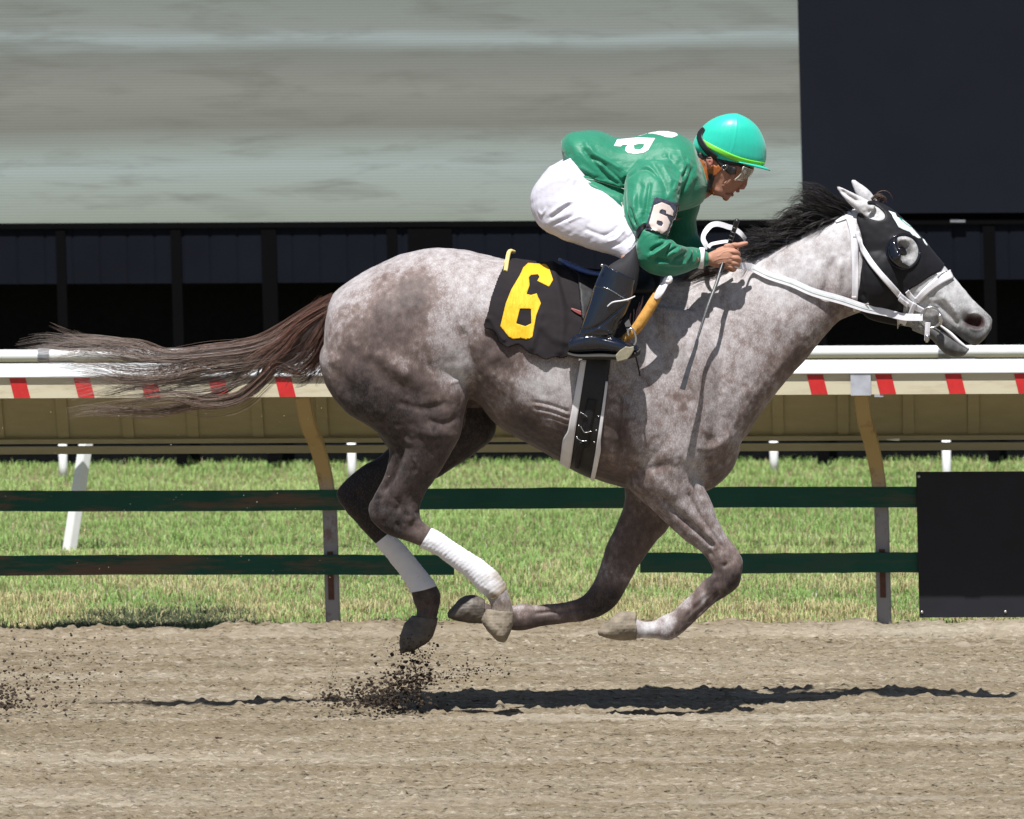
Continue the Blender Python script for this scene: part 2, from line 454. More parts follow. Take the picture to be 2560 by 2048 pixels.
M_soil = simple('dark_soil', srgb(112, 98, 74), .95, var=.3, vs=20)

xs = np.arange(-3.6, 3.6, .0085); ys = np.arange(-4.9, float(RO[1])+1.0, .0115)
X, Y = np.meshgrid(xs, ys); P2 = np.stack([X, Y], -1)
q = np.stack([X*.5, Y], -1)
h = .010*fbm(q*np.array([.5, 1]), 2.6, 3, 3)+.004*fbm(P2*np.array([.5, 1]), 14, 2, 9)+.006*np.sin(Y*21+1.5*vnoise(q, 1.0, 44))*np.clip(vnoise(q, .8, 45), 0, 1)
cl = fbm(P2*np.array([.5, .9]), 34, 3, 21, .6); h += .0055*cl+.016*np.clip(cl-.6, 0, 1)-.020*np.clip(-cl-.5, 0, 1)+.0035*fbm(P2*np.array([.6, 1.0]), 75, 2, 33)
yy = (P2[..., 0]-RO[0])*E2[0]+(P2[..., 1]-RO[1])*E2[1]; ss = (P2[..., 0]-RO[0])*E1[0]+(P2[..., 1]-RO[1])*E1[1]
edge = -.02+.05*vnoise(np.stack([ss, ss*0], -1), 1.3, 5)+.03*vnoise(np.stack([ss, ss*0], -1), 5, 6)
h += .035*np.exp(-((yy-edge+.12)/.10)**2)*(1+.6*vnoise(P2, 7, 8))-.02*np.exp(-((yy-edge+.36+.05*vnoise(np.stack([ss, ss*0], -1), 2, 15))/.07)**2)
h -= .16*np.clip((yy-edge)/.08, 0, 1)                     # the track sheet dives under the turf at its edge
V = np.stack([X, Y, h], -1).reshape(-1, 3); ny, nx = X.shape
i = np.arange(nx-1)[None]+nx*np.arange(ny-1)[:, None]; i = i.ravel()
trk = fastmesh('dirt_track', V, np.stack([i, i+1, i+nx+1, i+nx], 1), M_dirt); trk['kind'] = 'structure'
mb = MB()                                                 # ring of plain ground around the detailed sheet, out to the horizon
def quad(mb, x0, y0, x1, y1, z): mb.add([(x0, y0, z), (x1, y0, z), (x1, y1, z), (x0, y1, z)], [(0, 1, 2, 3)])
for a in ((-300, -300, 300, -4.88), (-300, -4.88, -3.58, float(RO[1])-.02), (3.58, -4.88, 300, float(RO[1])-.4)): quad(mb, *a, -.012)
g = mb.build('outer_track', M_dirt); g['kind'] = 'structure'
mb = MB(); 
mb.add([L2W(-300, .0, -.05), L2W(300, .0, -.05), L2W(300, 600, -.05), L2W(-300, 600, -.05)], [(0, 1, 2, 3)])
g = mb.build('turf_ground', M_soil); g['kind'] = 'structure'

# grass blades, one object of uncountable blades
b = NB('grass_blade'); at = b.n('ShaderNodeVertexColor'); at.layer_name = 'col'
b.set(color=at.outputs[0], rough=.55, spec=.3); 
tr = b.n('ShaderNodeBsdfTranslucent'); b.l(at.outputs[0], tr.inputs[0]); ms = b.n('ShaderNodeMixShader'); ms.inputs[0].default_value = .35
b.l(b.p.outputs[0], ms.inputs[1]); b.l(tr.outputs[0], ms.inputs[2]); b.l(ms.outputs[0], b.t.nodes['Material Output'].inputs[0]); M_grass = b.m
def blades(name, s, y, hgt, wd, col, lean, seed):
    r = np.random.default_rng(seed); n = len(s); z0 = -.05*np.ones(n)
    base = RO+s[:, None]*E1+y[:, None]*E2; base[:, 2] = z0
    a = r.uniform(0, 6.283, n); dr = np.stack([np.cos(a), np.sin(a), 0*a], 1); pr = np.stack([-np.sin(a), np.cos(a), 0*a], 1)*(wd/2)[:, None]
    ld = dr*(lean*hgt)[:, None]; up = np.array([0, 0, 1.0])
    p0 = base-pr; p1 = base+pr; m = base+ld*.35+up*(hgt*.6)[:, None]; t = base+ld+up*(hgt*(1-.3*lean))[:, None]
    V = np.stack([p0, p1, m+pr*.7, m-pr*.7, t+pr*.08, t-pr*.08], 1).reshape(-1, 3); k = np.arange(n)*6
    Fq = np.concatenate([np.stack([k, k+1, k+2, k+3], 1), np.stack([k+3, k+2, k+4, k+5], 1)])
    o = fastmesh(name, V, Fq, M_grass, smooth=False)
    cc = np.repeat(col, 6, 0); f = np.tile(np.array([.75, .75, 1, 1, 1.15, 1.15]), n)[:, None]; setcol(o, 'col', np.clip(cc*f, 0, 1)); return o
n = 540000; r = np.random.default_rng(3)
s = r.uniform(-6.6, 6.8, n); y = 13.5*r.uniform(0, 1, n)**1.3-.03
P = np.stack([s, y], 1); nz = fbm(P, .9, 3, 31); nf = fbm(P, 3.5, 3, 41)
dry = np.clip(1.25-y*.34+.75*nf+.35*nz, .07, 1)
gcol = np.array(srgb(172, 200, 124)); gc2 = np.array(srgb(138, 178, 98)); scol = np.array(srgb(206, 196, 150))
u = np.clip(.5+.5*nz+.3*r.normal(size=n), 0, 1)[:, None]; col = gcol*u+gc2*(1-u)
pick = r.uniform(0, 1, n) < dry*.8; col[pick] = scol*r.uniform(.75, 1.15, (pick.sum(), 1)); wh = r.uniform(0, 1, n) < .02; col[wh] = (.62, .64, .5)
hg = r.uniform(.016, .050, n)*(1+.45*nf)*(.65+.35*np.clip(y, 0, 1)); ok = r.uniform(0, 1, n) > .0
gr = blades('grass', s, y, hg, r.uniform(.003, .0055, n), col, r.uniform(.2, 1.0, n), 5)
tag(gr, 'mown green grass with straw coloured patches behind the rail', 'grass', kind='stuff')
S = []; Yy = []; H = []; C = []                           # weeds along the edge of the dirt
for k in range(150):
    cs = r.uniform(-5, 5); cy = r.uniform(-.03, .35)**1; m = r.integers(14, 50); S += list(cs+r.normal(0, .05, m)); Yy += list(np.clip(cy+r.normal(0, .03, m), -.06, 2)); H += list(r.uniform(.03, .10, m)*(1.0 if cy < .2 else 1.2))
    c0 = np.array(srgb(104, 134, 80)) if r.uniform() < .6 else np.array(srgb(170, 176, 124)); C += [c0*r.uniform(.6, 1.3) for _ in range(m)]
s_a = PL(40, 1550, 0)[0]; s_b = PL(760, 1550, 0)[0]
for k in range(480):                                      # weeds at the left, blades coloured dark to paint in a shadow
    t_ = r.uniform(0, 1); cs = s_a+(s_b-s_a)*(t_ if k % 2 else float(r.choice([.22, .35, .5, .68]))+r.normal(0, .05)); cy = r.uniform(.0, 1)*(.20+1.0*abs(float(vnoise(np.array([[t_*5.0, 3.3]]), 1, 5)[0]))+.5*math.sin(math.pi*t_)); m = 24; S += list(cs+r.normal(0, .05, m)); Yy += list(cy+r.normal(0, .04, m)); H += list(r.uniform(.03, .075, m)); C += [(np.array((.060, .085, .045)) if r.uniform() < .8 else scol*.8)*r.uniform(.6, 1.5) for _ in range(m)]
wd_ = blades('weeds', np.array(S), np.array(Yy), np.array(H), np.full(len(S), .006), np.array(C), r.uniform(.5, 1.4, len(S)), 8)
tag(wd_, 'ragged green weeds along the edge of the dirt under the rail', 'weeds', kind='stuff')

# ---------------------------------------------------------------- running rail
ztp = PL(2000, 899, -.08)[1]; sA, zf1 = PL(2000, 936, -.5); _, zf0 = PL(2000, 987, -.5); _, zb = PL(2000, 1126, .12); print('flange z', zf0, zf1, 'back', zb)
M_white = simple('white_paint', (.80, .82, .82), .35, var=.04, vs=8)
b = NB('rail_cream'); b.set(color=b.mix(b.ramp(b.noise(9, 5, .7, b.coord((.4, 3, 3))), [(.5, (0, 0, 0)), (.72, (1, 1, 1))]), (.60, .55, .40), (.47, .40, .27)), rough=.5); M_cream = b.m
M_red = simple('red_tape', srgb(196, 44, 44), .45, var=.12, vs=25)
b = NB('rail_underside'); b.set(color=b.mix(b.noise(5, 5, .7, b.coord((1, 1, 3))), srgb(176, 170, 136), srgb(146, 138, 104)), rough=.6); M_under = b.m
M_metal = simple('galvanised_steel', (.50, .52, .58), .5, metal=.3, var=.2, vs=12)
b = NB('post_bounce_rust'); tc = b.n('ShaderNodeTexCoord'); sp = b.n('ShaderNodeSeparateXYZ'); b.l(tc.outputs['Object'], sp.inputs[0])
up_ = b.ramp(b.math('ADD', sp.outputs[2], b.math('MULTIPLY', b.noise(12, 4), .14)), [(.66, (0, 0, 0)), (.80, (1, 1, 1))])
rust = b.ramp(b.noise(7, 5, .7), [(.56, (0, 0, 0)), (.66, (1, 1, 1))])
cc = b.mix(up_, (.27, .26, .27), srgb(168, 146, 98)); b.set(color=b.mix(b.math('MULTIPLY', rust, .6), cc, srgb(96, 48, 30)), rough=.6); M_post = b.m  # rusted grey post; tan above paints in light bounced under the cover
M_rust = simple('rusty_plate', srgb(88, 58, 46), .85, var=.3, vs=40)
b = NB('green_board'); fl = b.ramp(b.noise(1.1, 7, .72, b.coord((1.1, 8, 8))), [(.47, (0, 0, 0)), (.56, (1, 1, 1))]); fl2 = b.ramp(b.noise(.45, 2, .5, b.coord((1, .1, .1))), [(.42, (.15,)*3), (.58, (1,)*3)])
wood = b.mix(b.noise(3, 5, .7, b.coord((1, 8, 30))), srgb(62, 52, 44), srgb(120, 100, 84))
b.set(color=b.mix(b.math('MULTIPLY', fl, fl2), b.mix(b.noise(5, 3), srgb(22, 66, 54), srgb(38, 88, 74)), wood), rough=.7, spec=.2); b.bump(b.noise(4, 6, .7, b.coord((1, 8, 40))), .3, .005); M_board = b.m
M_black = simple('black_panel', (.005, .006, .012), .7, var=.3, vs=6)
M_screw = simple('screw_metal', (.5, .5, .5), .3, metal=.8)

rail = empty('running_rail', 'cream racecourse rail with red stripes, curved steel posts and two green boards', 'rail')
sL, sR = -6.0, 6.2
mb = MB(); mb.box((sL, -.50, zf0), (sR, -.492, zf1)); o = mb.build('front_flange', M_cream, rail); 
mb = MB(); prof = [(-.515, zf1+.002), (-.50, zf1+.016), (-.10, ztp), (-.06, ztp-.022), (-.075, ztp-.030), (-.105, ztp-.015), (-.49, zf1+.002)]
mb.prism(prof, sL, sR); mb.build('top_cover', M_white, rail, True)
mb = MB(); prof = [(-.085, zf1-.005), (-.078, zf1-.002), (.13, zb+.075), (.12, zb+.07)]; mb.prism(prof, sL, sR)
zz = zb
mb.prism([(.118, zb+.072), (.088, zb+.066), (.088, zb+.046), (.118, zb+.046)], sL, sR)
mb.prism([(.118, zb+.034), (.075, zb+.034), (.075, zb), (.118, zb)], sL, sR)
x = sL
while x < sR:
    mb.add([(x, -.09, zf1-.015), (x+.05, -.09, zf1-.015), (x+.05, .11, zb+.085), (x, .11, zb+.085), (x, -.09, zf1-.03), (x+.05, -.09, zf1-.03), (x+.05, .11, zb+.10-.03), (x, .11, zb+.10-.03)], [(0,1,2,3),(7,6,5,4),(0,4,5,1),(1,5,6,2),(2,6,7,3),(3,7,4,0)]); x += .296
mb.build('back_plate', M_under, rail)
def strp(px): 
    s0, _ = PL(px, 940, -.5); return s0
for px in (-1100, -935, -770, -605, -440, -272, -105, 23, 184, 340+10, 520, 687, 860, 1015, 1175, 1340, 1510, 1680, 1850, 2017, 2188, 2362, 2535, 2705, 2872, 3040, 3210, 3378, 3548):
    s0 = strp(px); w2 = .072; sk = .02
    mb = MB(); z0, z1 = zf0+.001, zf1-.001; yv = -.5035
    mb.add([(s0, yv, z1), (s0+w2, yv, z1), (s0+w2+sk, yv, z0), (s0+sk, yv, z0), (s0, yv+.003, z1), (s0+w2, yv+.003, z1), (s0+w2+sk, yv+.003, z0), (s0+sk, yv+.003, z0)], [(3,2,1,0),(0,1,5,4),(2,3,7,6),(1,2,6,5),(3,0,4,7)])
    mb.build('stripe', M_red, rail)
posts_px = (-545, 833, 2211, 3590)
def boardz(px, py): return PL(px, py, -.03)[1]
for px in posts_px:
    s0, _ = PL(px, 1570, 0.0)
    path = [(s0, 0, -.15), (s0, 0, .1), (s0, 0, .45), (s0-.003, -.005, .58), (s0-.018, -.06, .72), (s0-.045, -.17, .86), (s0-.075, -.32, .97), (s0-.092, -.44, zf0+.015)]
    A = cr(path, 5); v, f = tube(A, .046, 4, 1.0, up=(1, 1, 0.0)); mb = MB(); mb.add(v, f)
    o = mb.build('post', M_post, rail, bevel=.008)
    mb = MB(); mb.box((s0-.016, -.037, .14), (s0+.010, -.032, .36)); mb.build('rust_plate', M_rust, rail)
    if px == 833: continue
    s0 -= .012; mb = MB(); mb.box((s0-.045-.08, -.512, zf0-.004), (s0+.015-.08+.03, -.505, zf1+.004)); 
    mb.box((s0-.02, -.50, zf0-.012), (s0+.02, -.40, zf0+.0)); mb.build('rail_bracket', M_metal, rail)
for (ya, yb) in ((1214, 1264), (1380, 1428)):
    za = boardz(1500, ya); zc = boardz(1500, yb+1); se, _ = PL(2292, 1240, -.04)
    for (u0, u1) in ((sL, se+.5),) if ya == 1214 else ((sL, PL(1135, 1400, -.04)[0]), (PL(1600, 1400, -.04)[0], se+.5)):
        N_ = 60; xs_ = np.linspace(u0, u1, N_); jit = .0025*np.cumsum(RNG.normal(size=N_))*.3
        v = []; f = []
        for k, xx in enumerate(xs_):
            t = .004*math.sin(xx*1.3+ya)+jit[k]
            v += [(xx, -.062, zc+t), (xx, -.062, za+t+.002*RNG.normal()), (xx, -.036, za+t), (xx, -.036, zc+t)]
        for k in range(N_-1):
            for a in range(4): f.append((k*4+a, k*4+(a+1) % 4, k*4+4+(a+1) % 4, k*4+4+a))
        f += [(3, 2, 1, 0), tuple(N_*4-4+a for a in range(4))]
        o = obj('guard_board', v, f, M_board, rail, False); o.data.update()
rail_xf(rail)
# black panel hung on the rail at the right
ph = empty('black_sign_panel', 'plain black panel fixed to the green boards at the right of the rail', 'panel')
s0, z1 = PL(2290, 1180, -.08); _, z0 = PL(2298, 1544, -.08); s1 = s0+1.25
mb = MB(); mb.box((s0, -.085, z0), (s1, -.068, z1)); mb.build('board', M_black, ph, bevel=.002)
for (a, c_) in ((s0+.012, z1-.02), (s0+.012, z0+.025), (s0+.39, z0+.025), (s0+.8, z1-.02), (s0+.8, z0+.025)):
    mb = MB(); v, f = ellip((a, -.087, c_), (.007, .004, .007), n=10, m=6); mb.add(v, f).build('screw', M_screw, ph, True)
rail_xf(ph)
# white turf rail behind
tr_ = empty('white_turf_rail', 'round white tube rail running behind the cream rail', 'rail')
yt = 5.0; sT, zt = PL(1280, 884, yt); 
mb = MB(); v, f = tube([(x, yt, zt) for x in np.linspace(-8, 8, 12)], .032, 14); mb.add(v, f); mb.build('tube', M_white, tr_, True)
M_grey = simple('grey_fitting', (.22, .23, .25), .5)
for px in (110, 2360, 1240):
    s0, _ = PL(px, 900, yt); mb = MB(); mb.add(*tube([(s0-.03, yt, zt), (s0+.03, yt, zt)], .039, 14)); mb.box((s0-.02, yt-.02, zt-.07), (s0+.16, yt+.02, zt-.034)); mb.build('joint', M_grey, tr_)
rail_xf(tr_)
for k, (px, y0, y1, lab) in enumerate(((158, 1080, 1166, 'short white post in the grass near the leaning white board'), (880, 1080, 1170, 'short white post in the grass behind the hind legs of the horse'), (2367, 1080, 1176, 'short white post in the grass above the black panel'), (1935, 1080, 1150, 'faint white post in the grass behind the chest of the horse'))):
    yq = float((Gz(px, y1+14, 0)-RO)@E2); s0, z0 = PL(px, y1, yq); zt_ = PL(px, y0, yq)[1]
    o = MB().add(*tube([(s0, yq, -.05), (s0, yq, z0), (s0, yq, zt_)], .026, 12)).build('turf_post', M_white, None, True); tag(o, lab, 'post', 'short white posts in the grass behind the rail'); rail_xf(o)
yq = float((Gz(170, 1352, 0)-RO)@E2); s0, z0 = PL(170, 1352, yq); s1, z1 = PL(216, 1100, yq)
mb = MB(); mb.add(*tube([(s0, yq, z0-.08), (s1, yq, z1)], .040, 4, .55, up=(1, 0, .2))); o = mb.build('leaning_post', M_white, None, bevel=.006); tag(o, 'white flat post leaning to the right in the grass at far left', 'post'); rail_xf(o)
# blue mat at the track edge
M_blue = simple('blue_rubber', (.02, .03, .07), .55, var=.3)
c0 = W(1845, 1566, float(RO[1])+.05); v, f = ellip((c0[0], c0[1], -.02), (.13, .07, .055)); o = MB().add(v, f).build('rubber_mat', M_blue, None, True); tag(o, 'dark blue rubber mat lump at the edge of the dirt behind the front hoof', 'mat')
# small white marker under the rail
s0, z0 = PL(2232, 1099, -.1); mb = MB(); mb.add(*tube([(s0-.03, -.1, z0), (s0, -.1, z0), (s0+.03, -.1, z0)], [.002, .005, .006], 8)); o = mb.build('cable_tag', simple('tag_white', (.75, .8, .7), .5), None, True)
tag(o, 'tiny white tag sticking out beside the right rail post', 'tag'); rail_xf(o)

# ---------------------------------------------------------------- big screen and its stand
WY = (Gz(1280, 1146, 0)-RO)@E2; print('wall dist', WY)
def WL(px, py): return PL(px, py, WY)
scr = empty('video_board', 'huge outdoor video screen in a black frame behind the track', 'screen')
b = NB('screen_image'); v1 = b.coord((.16, 1, 1.6)); n1 = b.noise(1.6, 4, .55, v1, .3); n2 = b.noise(2.2, 4, .6, b.coord((.7, 1, 4.5)), .4)
tcc = b.n('ShaderNodeTexCoord'); sp = b.n('ShaderNodeSeparateXYZ'); b.l(tcc.outputs['Object'], sp.inputs[0])
zlo = WL(1000, 553)[1]; zhi = WL(1000, 0)[1]; H_ = zhi-zlo
z_ = b.math('DIVIDE', b.math('SUBTRACT', sp.outputs[2], zlo), H_); z_ = b.math('ADD', z_, b.math('MULTIPLY', b.math('SUBTRACT', n1, .5), .16))
base = b.ramp(z_, [(0, srgb(150, 158, 146)), (.14, srgb(160, 170, 162)), (.24, srgb(166, 178, 174)), (.33, srgb(152, 162, 154)), (.42, srgb(128, 130, 120)), (.60, srgb(140, 141, 132)), (.76, srgb(126, 130, 122)), (.83, srgb(160, 172, 170)), (.88, srgb(140, 146, 140)), (1.0, srgb(134, 142, 134))])
base = b.mix(b.ramp(n2, [(.50, (.0,)*3), (.70, (.5,)*3)]), base, srgb(108, 110, 100))
ln = b.math('SINE', b.math('MULTIPLY', sp.outputs[2], 2*math.pi/.0172)); ln = b.math('ADD', b.math('MULTIPLY', ln, .13), .95)
base = b.mix(1.0, base, ln, 'MULTIPLY')
b.set(color=(.01, .01, .011), rough=.6, em=base, ems=.66); M_screen = b.m
M_sblack = simple('screen_frame_black', (.0012, .0013, .002), .9, spec=.1); M_navy = simple('navy_cladding', (.0068, .0083, .0155), .7, var=.1, vs=3, spec=.15)
M_ncor = simple('navy_corrugated', (.0055, .0068, .0125), .8, var=.15, vs=3, spec=.1); M_dark = simple('dark_skirt', (.0035, .0042, .005), .8, var=.4, spec=.1)
sx, _ = WL(2001, 300); zt = zhi+1.6
mb = MB(); mb.box((-8, WY-.03, zlo), (sx, WY, zt)); mb.build('display', M_screen, scr)
mb = MB(); mb.box((sx, WY-.06, WL(2300, 532)[1]), (9, WY, zt)); mb.build('side_cladding', M_navy, scr)
mb = MB(); zz1 = WL(2300, 563)[1]; mb.box((-9, WY-.04, zz1+.005), (9, WY+.4, zlo-.003)); mb.build('lower_frame', M_sblack, scr)
mb = MB(); mb.box((-9, WY+.003, zz1+.02), (9, WY+1.2, zt+.3)); mb.build('casing', M_sblack, scr)
zmid = WL(700, 707)[1]
mb = MB(); x = -9.0                                        # corrugated back panels: ribs
while x < 9:
    mb.add([(x, WY-.02, zmid), (x+.14, WY-.02, zmid), (x+.152, WY-.015, zmid), (x+.165, WY-.02, zmid), (x, WY-.02, zz1+.012), (x+.14, WY-.02, zz1+.012), (x+.152, WY-.015, zz1+.012), (x+.165, WY-.02, zz1+.012)], [(0,1,5,4),(1,2,6,5),(2,3,7,6)]); x += .165
mb.build('corrugated_panel', M_ncor, scr)
mb = MB(); mb.box((-9, WY+.35, -.05), (9, WY+.49, zmid+.1)); mb.build('skirt', M_dark, scr)
for px, ww in ((152, 24), (440, 26), (672, 38), (980, 26), (1075, 110), (1600, 30), (2045, 30), (2472, 30), (-140, 26)):
    s0, _ = WL(px-ww/2, 600); s1, _ = WL(px+ww/2, 600)
    mb = MB(); mb.box((s0, WY-.035, -.05), (s1, WY-.024, zz1+.004)); mb.build('support_post', M_sblack, scr)
s0, z0 = WL(2400, 560); mb = MB(); mb.box((s0-.06, WY-.06, z0+.012), (s0+.03, WY-.052, z0+.026)); mb.build('status_lamp', M_grey, scr)
rail_xf(scr)
# ================================================================== horse
horse = empty('horse', 'dappled grey racehorse in full gallop wearing a black hood', 'horse')
trunk = [(815,790,810,860,0,.10),(832,736,812,955,0,.19),(880,697,858,1005,0,.25),(940,663,930,1040,0,.275,-.05),(1010,634,1010,1040,0,.285,-.1),(1090,620,1090,1020,0,.28,-.12),
 (1160,625,1180,1000,0,.265,-.1),(1230,641,1240,1062,0,.262,-.05,2.1),(1300,656,1310,1104,0,.28,-.05,2.2),(1380,668,1390,1148,0,.298,-.08,2.2),(1460,678,1460,1186,0,.30,-.12,2.2),
 (1540,686,1530,1212,0,.285,-.2,2.1),(1620,692,1610,1230,0,.255,-.3),(1690,700,1690,1236,0,.225,-.35),(1760,770,1770,1226,0,.20,-.25),(1815,870,1825,1182,0,.165,-.1),(1850,960,1850,1125,0,.10)]
neck = [(1640,700,1690,1160,0,.20,-.35),(1720,694,1800,1170,0,.185,-.4),(1790,680,1858,1100,0,.15,-.45),(1848,658,1905,1030,0,.125,-.45),(1904,637,1950,972,0,.11,-.4),(1960,608,2008,906,0,.10,-.35),
 (2020,580,2052,852,0,.092,-.3),(2075,550,2090,810,0,.088,-.25),(2125,526,2125,790,0,.085,-.2),(2160,514,2158,780,0,.08,-.1)]
head = [(2150,512,2130,640,0,.06),(2190,506,2138,735,0,.082),(2222,520,2165,790,0,.088,.15),(2256,548,2212,806,0,.092,.2),(2292,582,2258,815,0,.088,.25),(2328,624,2290,822,0,.076,.2),
 (2357,660,2312,832,0,.064,.1),(2384,690,2334,828,0,.056),(2412,724,2358,822,0,.05,-.05),(2440,756,2386,832,0,.050,-.1),(2464,778,2412,852,0,.054,-.15),(2480,798,2438,864,0,.052,-.1),(2478,822,2462,846,0,.030)]
jaw = [(2285,770,2280,826,0,.05),(2310,790,2304,836,0,.045),(2340,814,2330,850,0,.040),(2362,828,2344,866,0,.040),(2384,842,2362,884,0,.044),(2406,858,2386,892,0,.042),(2426,870,2408,892,0,.030)]
cheek = ellip(W(2196, 690, -.02), (.125, .100, .150), .35), ellip(W(2196, 690, .02), (.125, .100, .150), .35)
haunch_n = [(1080,790,960,800,-.05,.06),(1130,815,850,830,-.10,.14),(1160,860,800,880,-.13,.152),(1172,930,815,965,-.14,.145),(1173,985,862,1028,-.15,.125),(1160,1040,930,1072,-.155,.10),
 (1150,1090,968,1112,-.155,.082),(1124,1140,972,1148,-.15,.068),(1098,1183,962,1188,-.145,.056),(1066,1228,936,1238,-.14,.046),(1051,1262,921,1266,-.135,.041,0,2.3),(1050,1288,928,1300,-.135,.040,0,2.3),
 (1060,1308,965,1334,-.135,.034),(1082,1322,1020,1354,-.135,.027),(1117,1346,1084,1380,-.135,.024),(1165,1378,1132,1414,-.135,.024),(1206,1404,1172,1446,-.135,.028),(1240,1432,1192,1468,-.135,.034),
 (1261,1462,1212,1488,-.135,.034),(1274,1492,1224,1508,-.135,.029),(1283,1525,1228,1528,-.135,.03),(1280,1560,1222,1560,-.135,.035)]
haunch_f = [(1120,800,900,830,.08,.10),(1190,900,900,930,.12,.13),(1235,1000,930,1060,.125,.115),(1238,1085,985,1130,.13,.10),(1190,1132,1000,1075,.135,.09),(1120,1179,1000,1090,.135,.07),(1060,1216,950,1140,.135,.055),
 (1005,1250,905,1166,.135,.045),(975,1285,853,1212,.135,.041,0,2.3),(966,1308,842,1240,.135,.040,0,2.3),(968,1322,862,1274,.135,.036),(974,1332,900,1318,.135,.03),(985,1342,936,1356,.135,.026),
 (1014,1370,972,1396,.135,.024),(1048,1412,1004,1438,.135,.025),(1076,1446,1022,1466,.135,.030),(1097,1474,1030,1490,.135,.036),(1101,1496,1036,1510,.135,.034),(1096,1530,1042,1530,.135,.029),(1090,1555,1032,1560,.135,.034)]
fore_n = [(1740,780,1620,760,-.09,.08),(1795,870,1620,850,-.115,.10),(1812,980,1600,980,-.125,.115),(1800,1095,1572,1110,-.125,.118),(1752,1178,1566,1205,-.125,.105),(1764,1220,1598,1246,-.125,.085),
 (1781,1262,1636,1280,-.125,.070),(1797,1305,1672,1314,-.125,.058),(1816,1340,1718,1355,-.125,.049),(1838,1368,1756,1382,-.125,.042),(1856,1400,1777,1412,-.125,.044,0,2.4),(1855,1430,1781,1434,-.125,.043,0,2.4),
 (1847,1464,1762,1450,-.125,.038),(1822,1486,1746,1466,-.125,.031),(1788,1508,1732,1482,-.125,.024),(1754,1538,1704,1508,-.125,.023),(1722,1568,1682,1528,-.125,.026),(1697,1590,1655,1540,-.125,.032),
 (1670,1602,1634,1552,-.125,.032),(1638,1596,1608,1554,-.125,.026),(1602,1596,1588,1545,-.125,.029),(1575,1598,1570,1540,-.125,.034)]
fore_f = [(1700,1080,1570,1100,.12,.10),(1702,1180,1562,1195,.125,.09),(1696,1260,1560,1255,.125,.08),(1672,1318,1542,1310,.125,.066),(1636,1360,1520,1354,.125,.053),(1606,1401,1506,1396,.125,.044),
 (1581,1442,1494,1434,.125,.043,0,2.3),(1562,1478,1481,1462,.125,.043,0,2.4),(1542,1510,1464,1484,.125,.040,0,2.3),(1506,1538,1446,1496,.125,.034),(1460,1552,1428,1502,.125,.027),(1400,1560,1396,1508,.125,.024),
 (1345,1568,1342,1512,.125,.026),(1308,1577,1305,1510,.125,.033),(1278,1575,1276,1516,.125,.032),(1245,1566,1242,1518,.125,.026),(1212,1560,1208,1505,.125,.032)]
parts = [loft(trunk, 36, 6), loft(neck, 30, 6), loft(head, 30, 6), loft(jaw, 20, 5), loft(haunch_n, 30, 6), loft(haunch_f, 26, 6), loft(fore_n, 28, 6), loft(fore_f, 26, 6), *cheek]
def ear(base, tip, wb, y0, y1, mid):                      # hollow leaf shape, thick walled
    A = cr([W(base[0], base[1], y0), W(mid[0], mid[1], (y0+y1)/2), W(tip[0], tip[1], y1)], 8); n = len(A)
    r = [wb*(math.sin(math.pi*(.40+.585*t))**.9)*(1-.12*t)+.002 for t in np.linspace(0, 1, n)]
    u_ = np.cross(A[-1]-A[0], (0, 1.0, 0)); return tube(A, r, 18, .62, up=u_)
parts += [ear((2180, 530), (2091, 466), .033, -.055, -.05, (2143, 506)), ear((2182, 518), (2130, 449), .031, .036, .05, (2154, 480))]
body = voxel(parts, .0052, 'body', None, horse, 7, .55)
# blend the joins a little more where limbs leave the trunk
me = body.data; V = mverts(me); E = medges(me); P = proj(V)
def gw(cx, cy, r): return np.exp(-(((P-np.array([cx, cy]))**2).sum(1))/(r*r))
wt = np.clip(.15+gw(1020, 700, 130)*1.2+gw(900, 720, 90)+gw(1100, 680, 90)+gw(1180, 900, 130)+gw(1000, 760, 200)+gw(1000, 900, 140)*.8+gw(1600, 1230, 60)*.6+gw(1700, 850, 170)+gw(1780, 1050, 130)+gw(2140, 660, 90)*.9+gw(1880, 760, 130)*.7+gw(2230, 700, 80)*.6, 0, 1)
wt *= np.clip((1300-P[:, 1])/80, 0, 1)*(1-np.clip(gw(2110, 490, 50)*1.5, 0, 1))
V = lap(V, E, 26, .6, wt)
w3 = (np.clip(gw(1020, 740, 120)*1.3+gw(1150, 800, 70)+gw(880, 780, 60), 0, 1)*(V[:, 1] < 0))[:, None]; dg_ = np.bincount(E.ravel(), minlength=len(V)).astype(float)[:, None]
for _ in range(24):
    S = np.stack([np.bincount(E[:, 0], V[E[:, 1], c], len(V))+np.bincount(E[:, 1], V[E[:, 0], c], len(V)) for c in range(3)], 1); V = V+(S/dg_-V)*.5*w3
setverts(body, V)
R, G_ = 1, -1
